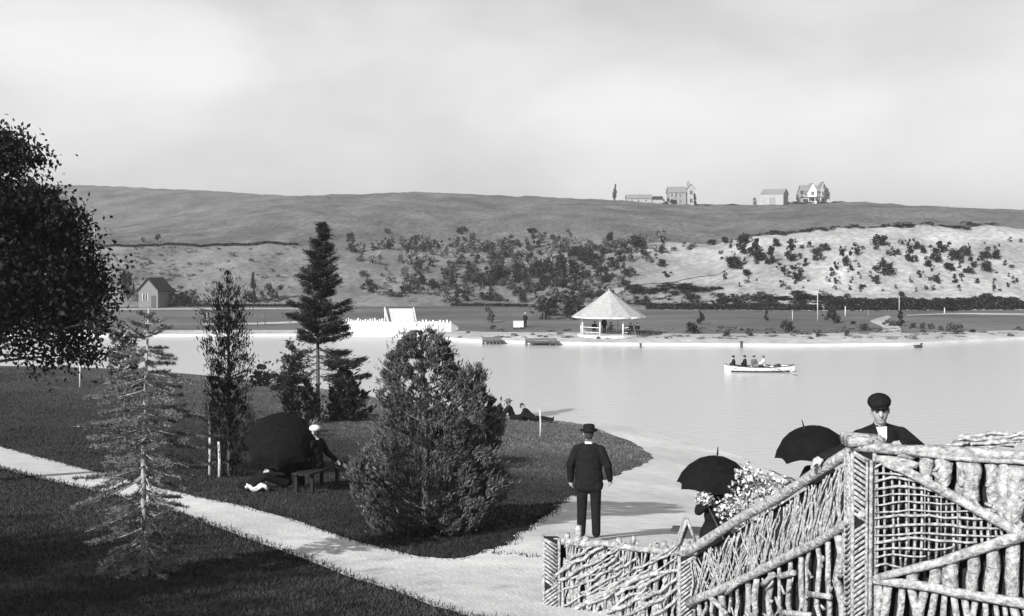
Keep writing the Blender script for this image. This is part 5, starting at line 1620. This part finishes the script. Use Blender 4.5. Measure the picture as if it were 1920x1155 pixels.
# white slipway wall and ramp
def ramp():
    Y = 127.0; k = Y / F
    root = thing('slipway', at(750, 629, 125.0), 'long white sloping bank wall with toothed top on the far shore', 'wall')
    base = root.location.copy()
    xs_ = [632, 640, 660, 700, 740, 780, 820, 846, 858, 868]
    tops = [606, 604, 603, 603, 604, 604, 603, 606, 613, 622]
    V = []
    for x, t in zip(xs_, tops):
        f0 = at(x, 0, far_rows(x)[0] - .3); f0.z = -.3
        f1 = at(x, t, 129.0)
        V += [f0 - base, f1 - base, f1 + Vector((0, 1.0, 0)) - base, Vector((f1.x, f1.y + 1.0, -.3)) - base]
    Fc = []
    for i in range(len(xs_) - 1):
        for q in range(4): Fc.append((i * 4 + q, i * 4 + 4 + q, i * 4 + 4 + (q + 1) % 4, i * 4 + (q + 1) % 4))
    Fc += [(0, 1, 2, 3), tuple(len(V) - 4 + q for q in (3, 2, 1, 0))]
    mesh_obj('sloping_face', V, Fc, M['white_paint'], root)
    for x in np.arange(640, 722, 4.5):
        p = at(x, 603, 129.4) - base
        h = rnd.uniform(.15, .42)
        v, f = box_vf(p.x - .07, p.x + .07, p.y - .07, p.y + .07, p.z - .05, p.z + h); mesh_obj('top_post', v, f, M['white_paint'], root)
    for x in np.arange(786, 846, 6.5):
        p = at(x, 604, 129.4) - base; h = rnd.uniform(.1, .3)
        v, f = box_vf(p.x - .09, p.x + .09, p.y - .07, p.y + .07, p.z - .05, p.z + h); mesh_obj('top_post', v, f, M['white_paint'], root)
    r2 = thing('ramp', at(748, 605, 131), 'steep white planked ramp rising behind the white bank wall', 'ramp')
    b2 = r2.location.copy()
    n = 9
    for i in range(n):
        t0, t1 = i / n, (i + 1) / n - .015
        q = []
        for t in (t0, t1):
            y = 606 + (578 - 606) * t; Yt = 130.6 + 9 * t
            l = at(735 - 6 * t, y, Yt); rr = at(778 - 5 * t, y, Yt); q += [l, rr]
        v = [q[0], q[1], q[3], q[2]]; v = [p - b2 for p in v]; v += [p + Vector((0, .06, -.1)) for p in v]
        mesh_obj('plank', v, [(0, 1, 2, 3), (7, 6, 5, 4), (0, 4, 5, 1), (1, 5, 6, 2), (2, 6, 7, 3), (3, 7, 4, 0)], M['white_paint'], r2)
    for (xa, xb) in ((728, 720), (780, 774)):
        a = at(xa, 607, 130.6) - b2; c = at(xb, 576, 139.6) - b2
        v = [a, c, c + Vector((.16, 0, 0)), a + Vector((.16, 0, 0))]; v += [p + Vector((0, .05, -.45)) for p in v]
        mesh_obj('side_board', v, [(0, 1, 2, 3), (7, 6, 5, 4), (0, 4, 5, 1), (1, 5, 6, 2), (2, 6, 7, 3), (3, 7, 4, 0)], M['white_paint'], r2)
        for t in (.35, .95):
            p = a + (c - a) * t; zg = float(far_z(p.x + b2.x, p.y + b2.y)) - b2.z
            tube('support_post', [(p.x + .08, p.y + .1, zg), (p.x + .08, p.y + .1, p.z - .2)], [.08, .08], M['white_paint'], r2, 5)
ramp()

# landing stages
def landing(x0, x1, y, label):
    Y = far_rows((x0 + x1) / 2)[0] - .6
    c = at((x0 + x1) / 2, y, Y); c.z = 0
    k = Y / F; w = (x1 - x0) * k
    root = thing('landing_stage', c, label, 'jetty')
    n = int(w / .28)
    for i in range(n): box('plank', (-w / 2 + i * w / n, -w / 2 + (i + 1) * w / n - .015, -1.2, 1.4, .52, .58), M['plank'], root)
    for i in range(6):
        x = -w / 2 + .1 + (w - .2) * i / 5
        if i in (2, 3) and w > 3: continue
        for yy in (-1.1, .4): tube('pile', [(x, yy, -1.2), (x, yy, .52)], [.13, .12], M['dark_wood'], root, 6)
    box('fascia', (-w / 2, w / 2, -1.26, -1.205, .3, .5), M['dark_wood'], root)
landing(905, 940, 636, 'small dark landing stage left of the larger one on the far shore')
landing(985, 1044, 641, 'larger dark landing stage left of the pavilion')

# posts
def far_post(x, yb, yt, rad, label, m_='stake', name='post'):
    p = fhit(x, yb); h = (yb - yt) * p.y / F
    root = thing(name, p, label, 'post')
    rad *= .6
    tube('shaft', [(0, 0, -.2), (0, 0, h)], [rad, rad * .85], M[m_], root, 6)
    tube('cap', [(0, 0, h), (0, 0, h + .08)], [rad * 1.4, rad * .7], M[m_], root, 6)
far_post(1533, 602, 551, .09, 'tall thin white post before the hedge, right of the pavilion')
far_post(1686, 586, 557, .09, 'white post before the hedge above the winding path')
far_post(1585, 593, 575, .14, 'short thick white post before the hedge')
far_post(1771, 588, 578, .14, 'short white post at the foot of the dark hedge tree')
far_post(1486, 602, 584, .08, 'short white post on the lawn behind the promenade bush')
far_post(1628, 596, 582, .12, 'grey post at the top of the winding path', 'plank')
far_post(388, 611, 588, .16, 'white post on the far lawn left of the cypress')
far_post(177, 452, 422, .16, 'white post on the hill above the left hedge line')
far_post(483, 612, 590, .10, 'dark gate post on the far lawn right of the cypress, left one', 'dark_wood')
far_post(497, 610, 588, .10, 'dark gate post on the far lawn right of the cypress, right one', 'dark_wood')
def water_post(x, yb, h, rad, label):
    Y = H * F / (yb - HY); p = at(x, yb, Y); p.z = 0
    root = thing('mooring_post', p, label, 'post')
    tube('pile', [(0, 0, -1.4), (0.02, 0, h)], [rad, rad * .9], M['dark_wood'], root, 7, .05)
    tube('head', [(0, 0, h), (0, 0, h + .1)], [rad * 1.25, rad * 1.1], M['dark_wood'], root, 7)
water_post(1390, 652, .55, .16, 'dark mooring post in the water behind the rowing boat')
water_post(1201, 652, .35, .12, 'short mooring post in the water before the pavilion')

def duck(x, y, label):
    Y = H * F / (y - HY); p = at(x, y, Y); p.z = 0
    mb = MB(); mb.add(sphere_vf((0, 0, .1), (.42, .2, .2))); mb.add(sphere_vf((.3, 0, .38), (.12, .09, .1))); mb.add(capsule_vf((.24, 0, .15), (.3, 0, .38), .08, .06)); mb.add(capsule_vf((-.3, 0, .16), (-.55, 0, .25), .1, .02)); mb.add(capsule_vf((.4, 0, .37), (.5, 0, .35), .03, .015))
    o = mb.build('tmp', M['boat_dark'])
    md = o.modifiers.new('r', 'REMESH'); md.mode = 'VOXEL'; md.voxel_size = .03
    me = bpy.data.meshes.new_from_object(o.evaluated_get(bpy.context.evaluated_depsgraph_get())); bpy.data.objects.remove(o)
    ob = bpy.data.objects.new('water_bird', me); COL.objects.link(ob); ob.location = p; ob.scale = (1.0, 1.0, 1.0)
    me.polygons.foreach_set('use_smooth', [True] * len(me.polygons))
    tag(ob, label, 'bird')
duck(1722, 652, 'dark water bird floating by the far shore at right')

# far people
pz = fhit(985, 614)
figure(pz, math.radians(150), 'person in dark clothes and pale hat standing left of the pavilion', STAND, hat='flat', hatm='white_cloth', voxel=.03, fine=False)
bxp = fhit(972, 614)
bo = thing('crate', bxp, 'pale box on the promenade beside the standing far person', 'box')
box('body', (-.6, .6, -.4, .4, 0, .7), M['edging'], bo); box('lid', (-.63, .63, -.43, .43, .702, .76), M['edging'], bo)
for (dx, dy, rot, lab, J, su) in [(-1.5, .8, 170, 'dark seated person inside the pavilion, left', SIT, 'black_cloth'), (-.4, 1.4, 200, 'dark standing person at the middle of the pavilion', STAND, 'black_cloth'), (.2, -.6, 120, 'person seated at the front of the pavilion', SIT, 'grey_cloth'), (2.1, -2.2, 150, 'dark seated person at the pavilion corner, left of a pair', SIT, 'black_cloth'), (2.75, -2.3, 190, 'dark seated person at the pavilion corner, right of a pair', SIT, 'black_cloth')]:
    figure(pb + Vector((dx, dy, .2)), math.radians(rot), lab, J, suit=su, voxel=.035, fine=False, collar=False, hat='flat', hatm='black_cloth')

# ------------------------------------------------------------------ rowing boat and crew
def boat():
    Y = H * F / (697 - HY); k = Y / F
    c = at(1424, 697, Y); c.z = 0
    ang = math.radians(-4)
    root = thing('rowing_boat', c, 'pale rowing boat carrying four people on the lake', 'boat', None, ang)
    L = 5.3; n = 13
    rings = []
    for i in range(n):
        t = i / (n - 1); x = -L / 2 + L * t
        w = .72 * (math.sin(math.pi * min(max(t * .86 + .10, 0), 1)) ** .6) * (1 if t < .9 else (1 - t) / .1 * .8 + .1)
        sheer = .38 + .16 * (2 * t - 1) ** 2; keel = -.14 + .22 * max(0, t - .82) / .18
        rings.append((x, w, sheer, keel))
    V = []
    for (x, w, sh, ke) in rings:
        V += [(x, -w, sh), (x, -w * .92, sh * .45), (x, -w * .55, ke + .03), (x, 0, ke), (x, w * .55, ke + .03), (x, w * .92, sh * .45), (x, w, sh), (x, w - .05, sh), (x, (w - .05) * .9, sh * .5), (x, 0, ke + .08), (x, -(w - .05) * .9, sh * .5), (x, -(w - .05), sh)]
    m = 12; Fc = []
    for i in range(n - 1):
        for q in range(m): Fc.append((i * m + q, i * m + (q + 1) % m, (i + 1) * m + (q + 1) % m, (i + 1) * m + q))
    Fc += [tuple(range(m)), tuple((n - 1) * m + q for q in reversed(range(m)))]
    mesh_obj('hull', V, [tuple(reversed(f)) for f in Fc], M['white_paint'], root, False)
    for s in (-1, 1):
        tube('gunwale', [(x, s * w, sh + .01) for (x, w, sh, ke) in rings], [.035] * n, M['dark_wood'], root, 5)
        tube('hull_shade_band', [(x, s * (w * .80 + .01), .07) for (x, w, sh, ke) in rings[1:-1]], [.06] * (n - 2), M['boat_dark'], root, 5)  # dark band standing in for hull shade and reflection at the water
    for x in (-1.9, -.9, .2, 1.3): box('thwart', (x - .12, x + .12, -.6, .6, .27, .31), M['plank'], root)
    for s in (-1, 1): tube('rowlock', [(.35, s * .70, .40), (.35, s * .72, .55)], [.03, .02], M['dark_wood'], root, 5)
    Rz = Matrix.Rotation(ang, 3, 'Z')
    W = lambda x, y, z: c + Rz @ Vector((x, y, z))
    spec = [(-1.95, -.12, 95, 'person in dark coat at the stern end of the rowing boat', 'black_cloth', 'white_cloth', 'flat', 'black_cloth'), (-1.05, .18, 100, 'broad person in black second from left in the rowing boat', 'black_cloth', 'black_cloth', 'flat', 'black_cloth'), (-.45, -.1, 200, 'person in pale grey third from left in the rowing boat', 'grey_cloth', 'grey_cloth', 'cap', 'black_cloth'), (.35, 0, 90, 'rower in white shirt at the right of the rowing boat', 'white_cloth', 'black_cloth', 'flat', 'grey_cloth')]
    for (x, y, rot, lab, su, le, ht, hm_) in spec:
        J = with_(SIT, anL=(-.11, .42, .2), anR=(.11, .42, .2), toeL=(-.12, .57, .17), toeR=(.12, .57, .17))
        if 'rower' in lab: J = with_(J, elL=(-.26, .18, .74), elR=(.26, .18, .74), wrL=(-.25, .42, .70), wrR=(.25, .42, .70))
        figure(W(x, y, -.05), math.radians(rot - 4), lab, J, suit=su, legs=le, hat=ht, hatm=hm_, voxel=.028, fine=False, collar=False)
    for s, lab in ((-1, 'oar reaching out on the near side of the rowing boat'), (1, 'oar reaching out on the far side of the rowing boat')):
        a = W(-.05, s * .25, .66); b2 = W(.35, s * .72, .56); e = W(1.9 if s < 0 else 2.1, s * 2.2, .12); e2 = W(2.35 if s < 0 else 2.6, s * 2.75, .02)
        o = thing('oar', b2, lab, 'oar')
        tube('shaft', [a - b2, Vector((0, 0, 0)), e - b2], [.025, .03, .025], M['plank'], o, 6)
        d = (e2 - e).normalized(); sd_ = d.cross(Vector((0, 0, 1))).normalized()
        p, q = e - b2, e2 - b2; u_ = Vector((0, 0, .012))
        v = [p - sd_ * .03 + u_, p + sd_ * .03 + u_, q + sd_ * .09 + u_, q - sd_ * .09 + u_, p - sd_ * .03 - u_, p + sd_ * .03 - u_, q + sd_ * .09 - u_, q - sd_ * .09 - u_]
        mesh_obj('blade', v, [(0, 1, 2, 3), (7, 6, 5, 4), (0, 4, 5, 1), (1, 5, 6, 2), (2, 6, 7, 3), (3, 7, 4, 0)], M['plank'], o)
    mb = MB(); mb.add(sphere_vf((0, 0, .13), (.3, .2, .14))); mb.add(sphere_vf((.12, .05, .24), (.14, .12, .09))); mb.add(capsule_vf((-.2, 0, .2), (.2, 0, .25), .05, .05))
    o = mb.build('bundle', M['boat_dark'], None, True); o.location = W(1.35, 0, .31); tag(o, 'dark bundle lying in the bow of the rowing boat', 'bundle')
boat()

# ------------------------------------------------------------------ hut and the houses on the hill
def gable_house(root, w, d, h, rh, wall, roof, ox=0, oy=0, eave=.25, ridge='y', z0=0):
    """walls and two roof slabs; ridge along y shows its gable to the viewer"""
    x0, x1, y0, y1 = ox - w / 2, ox + w / 2, oy - d / 2, oy + d / 2
    if ridge == 'y':
        v = [(x0, y0, z0), (x1, y0, z0), (x1, y0, h), (ox, y0, h + rh), (x0, y0, h), (x0, y1, z0), (x1, y1, z0), (x1, y1, h), (ox, y1, h + rh), (x0, y1, h)]
    else:
        v = [(x0, y0, z0), (x0, y1, z0), (x0, y1, h), (x0, oy, h + rh), (x0, y0, h), (x1, y0, z0), (x1, y1, z0), (x1, y1, h), (x1, oy, h + rh), (x1, y0, h)]
        v = [(x0, y1, z0), (x0, y0, z0), (x0, y0, h), (x0, oy, h + rh), (x0, y1, h), (x1, y1, z0), (x1, y0, z0), (x1, y0, h), (x1, oy, h + rh), (x1, y1, h)]
    f = [(0, 1, 2, 3, 4), (9, 8, 7, 6, 5), (0, 5, 6, 1), (1, 6, 7, 2), (4, 9, 5, 0)]
    mesh_obj('wall', v, f, wall, root)
    for s in (-1, 1):
        if ridge == 'y':
            k = rh / (w / 2)
            a = [(ox, y0 - eave, h + rh + .02), (ox, y1 + eave, h + rh + .02), (ox + s * (w / 2 + eave), y1 + eave, h - eave * k + .02), (ox + s * (w / 2 + eave), y0 - eave, h - eave * k + .02)]
        else:
            k = rh / (d / 2)
            a = [(x0 - eave, oy, h + rh + .02), (x1 + eave, oy, h + rh + .02), (x1 + eave, oy + s * (d / 2 + eave), h - eave * k + .02), (x0 - eave, oy + s * (d / 2 + eave), h - eave * k + .02)]
        v = a + [(p[0], p[1], p[2] + .18) for p in a]
        mesh_obj('roof_slope', v, [(0, 1, 2, 3), (7, 6, 5, 4), (0, 4, 5, 1), (1, 5, 6, 2), (2, 6, 7, 3), (3, 7, 4, 0)], roof, root)
def window(root, x, y, z, w, h):
    o = box('window', (x - w / 2, x + w / 2, y - .06, y + .05, z, z + h), M['window'], root)
    mb = MB()
    mb.add(box_vf(x - w / 2 - .08, x - w / 2, y - .09, y + .05, z - .08, z + h + .08)); mb.add(box_vf(x + w / 2, x + w / 2 + .08, y - .09, y + .05, z - .08, z + h + .08)); mb.add(box_vf(x - .03, x + .03, y - .085, y - .062, z, z + h))
    mb.build('frame', M['white_paint'], o)
p = fhit(278, 577)
hut = thing('hut', p, 'small gabled hut at the left of the far shore', 'hut', None, math.radians(-12))
k = p.y / F
gable_house(hut, 40 * k, 4.2, 33 * k, 21 * k, M['hut_wall'], M['roof_dark'], 0, 2.1, .3)
window(hut, -.5, 0, 1.2, .8, .9)
o = box('door', (.5, 1.3, -.05, .04, .0, 1.9), M['dark_wood'], hut); tube('handle', [(.62, -.09, .9), (.62, -.09, 1.05)], [.03, .03], M['stake'], o, 5)

def hill_pt(x, Y=425.0):
    X = (x - CX) * Y / F
    return Vector((X, Y, float(far_bumps([X], [Y])[0]) - .2))
k = 425.0 / F
p = hill_pt(1278); hA = thing('farmhouse', p, 'two-storey farmhouse with corner tower on the skyline', 'house')
gable_house(hA, 32 * k, 7, 5.0, 2.2, M['house_grey'], M['house_roof'], -7 * k, 4, .3, 'x')
gable_house(hA, 14 * k, 4.5, 6.6, 1.5, M['house_pale'], M['house_roof'], 18 * k, 2.4, .25, 'y')
box('chimney', (13 * k, 13 * k + .9, 3.4, 4.2, 7.8, 9.6), M['house_grey'], hA)
for wx in (-18, -10, -2): 
    window(hA, wx * k, .5, 3.2, .9, 1.3); window(hA, wx * k, .5, .8, .9, 1.3)
window(hA, 18 * k, .15, 4.2, 1.2, 1.4); window(hA, 18 * k, .15, 1.0, 1.2, 1.5)
p = hill_pt(1205); hB = thing('shed', p, 'long low shed left of the skyline farmhouse', 'shed')
gable_house(hB, 46 * k, 5, 2.0, 1.4, M['house_pale'], M['house_roof'], -6 * k, 3, .3, 'x')
gable_house(hB, 20 * k, 4, 1.7, 1.0, M['house_pale'], M['roof_dark'], 28 * k, 3, .3, 'x')
for wx in (-20, -8, 6): window(hB, wx * k, .5, .7, .8, .8)
p = hill_pt(1450); hC = thing('barn', p, 'plain grey barn on the skyline between the two houses', 'barn', None, math.radians(-28))
gable_house(hC, 42 * k, 7.5, 4.3, 1.9, M['house_pale'], M['house_roof'], 0, 2, .25, 'x')
box('door', (-1.2, 1.2, -1.82, -1.70, 0, 2.9), M['house_grey'], hC)
box('lean_to', (-26 * k, -21.2 * k, -1.2, 3.0, 0, 3.0), M['house_pale'], hC)
p = hill_pt(1525); hD = thing('white_house', p, 'white many-gabled house at the right of the skyline buildings', 'house')
gable_house(hD, 30 * k, 7, 5.2, 2.4, M['house_pale'], M['house_roof'], -4 * k, 4, .3, 'x')
gable_house(hD, 16 * k, 4, 5.4, 2.8, M['white_paint'], M['house_roof'], -2 * k, 1.6, .25, 'y')
gable_house(hD, 13 * k, 4, 6.2, 2.6, M['house_pale'], M['house_roof'], 20 * k, 3.2, .25, 'y')
box('porch_roof', (-26 * k, 12 * k, -2.4, -.5, 2.5, 2.7), M['roof_dark'], hD)
for wx in (-24, -12, 0, 10): tube('porch_post', [(wx * k, -2.2, 0), (wx * k, -2.2, 2.5)], [.1, .1], M['white_paint'], hD, 5)
for wx, wz in ((-14, 3.4), (-2, 3.6), (-2, 1.0), (20, 3.6), (20, 1.0)): window(hD, wx * k, (.5 if wx == -14 else (-.42 if wx == -2 else 1.18)), wz, 1.0, 1.3)
for (x, w, h, kd, mk, lab) in [(1153, 12, 32, 'tall', 'leaf_farmid', 'tall thin tree on the skyline left of the shed'), (1303, 10, 24, 'tall', 'leaf_far', 'dark slim tree beside the skyline farmhouse tower'), (1548, 16, 38, 'tall', 'leaf_farmid', 'slim tree beside the white skyline house'), (1485, 16, 9, 'spread', 'leaf_far', 'dark bush between the barn and the white house'),
                              (1510, 30, 6, 'spread', 'leaf_far', 'low hedge bush before the white skyline house'), (1545, 24, 6, 'spread', 'leaf_far', 'low hedge bush right of the white skyline house'), (1572, 22, 5, 'spread', 'leaf_far', 'last low bush right of the skyline buildings'), (1247, 14, 16, 'ragged', 'leaf_farmid', 'loose tree between the shed and the skyline farmhouse'), (1500, 14, 26, 'ragged', 'leaf_farmid', 'loose tree left of the white skyline house'), (1262, 16, 12, 'round', 'leaf_far', 'dark bush before the skyline farmhouse'), (1370, 26, 5, 'spread', 'leaf_farmid', 'low bush on the skyline between farmhouse and barn'), (1415, 10, 14, 'ragged', 'leaf_farmid', 'thin bush left of the skyline barn'), (1325, 8, 6, 'round', 'leaf_farmid', 'tiny bush on the skyline right of the farmhouse')]:
    q = hill_pt(x, 420.0); far_shrub(q, w * 420 / F, h * 420 / F, mk, kd, lab, None, 'tree' if h > 20 else 'shrub', 'tree' if h > 20 else 'shrub')

# LABELS: where two or three shrubs would read alike, say which by its place
_by = {}
for o in scene.objects:
    if 'label' in o and o.parent is None and o.name.startswith('shrub'): _by.setdefault(o['label'], []).append(o)
for lab, L in _by.items():
    if 2 <= len(L) <= 5:
        L.sort(key=lambda o: o.location.x / o.location.y)
        words = {2: ['left', 'right'], 3: ['left', 'middle', 'right'], 4: ['first', 'second', 'third', 'fourth'], 5: ['first', 'second', 'third', 'fourth', 'fifth']}[len(L)]
        for w_, o in zip(words, L): o['label'] = w_ + ' ' + lab
# HAZE ------------------------------------------------------------- thin even air over the whole place
def haze(density):
    v, f = box_vf(-2300, 2300, -60, 2300, -4, 90)
    m = bpy.data.materials.new('thin_haze'); m.use_nodes = True
    n, l = m.node_tree.nodes, m.node_tree.links
    n.clear()
    pv = n.new('ShaderNodeVolumePrincipled'); pv.inputs['Color'].default_value = (.9, .9, .9, 1); pv.inputs['Density'].default_value = density; pv.inputs['Anisotropy'].default_value = .2
    out = n.new('ShaderNodeOutputMaterial'); l.new(pv.outputs[0], out.inputs['Volume'])
    o = mesh_obj('haze', v, f, m); o['kind'] = 'stuff'; o['label'] = 'thin summer haze over the lake and hills'
haze(0.00045)
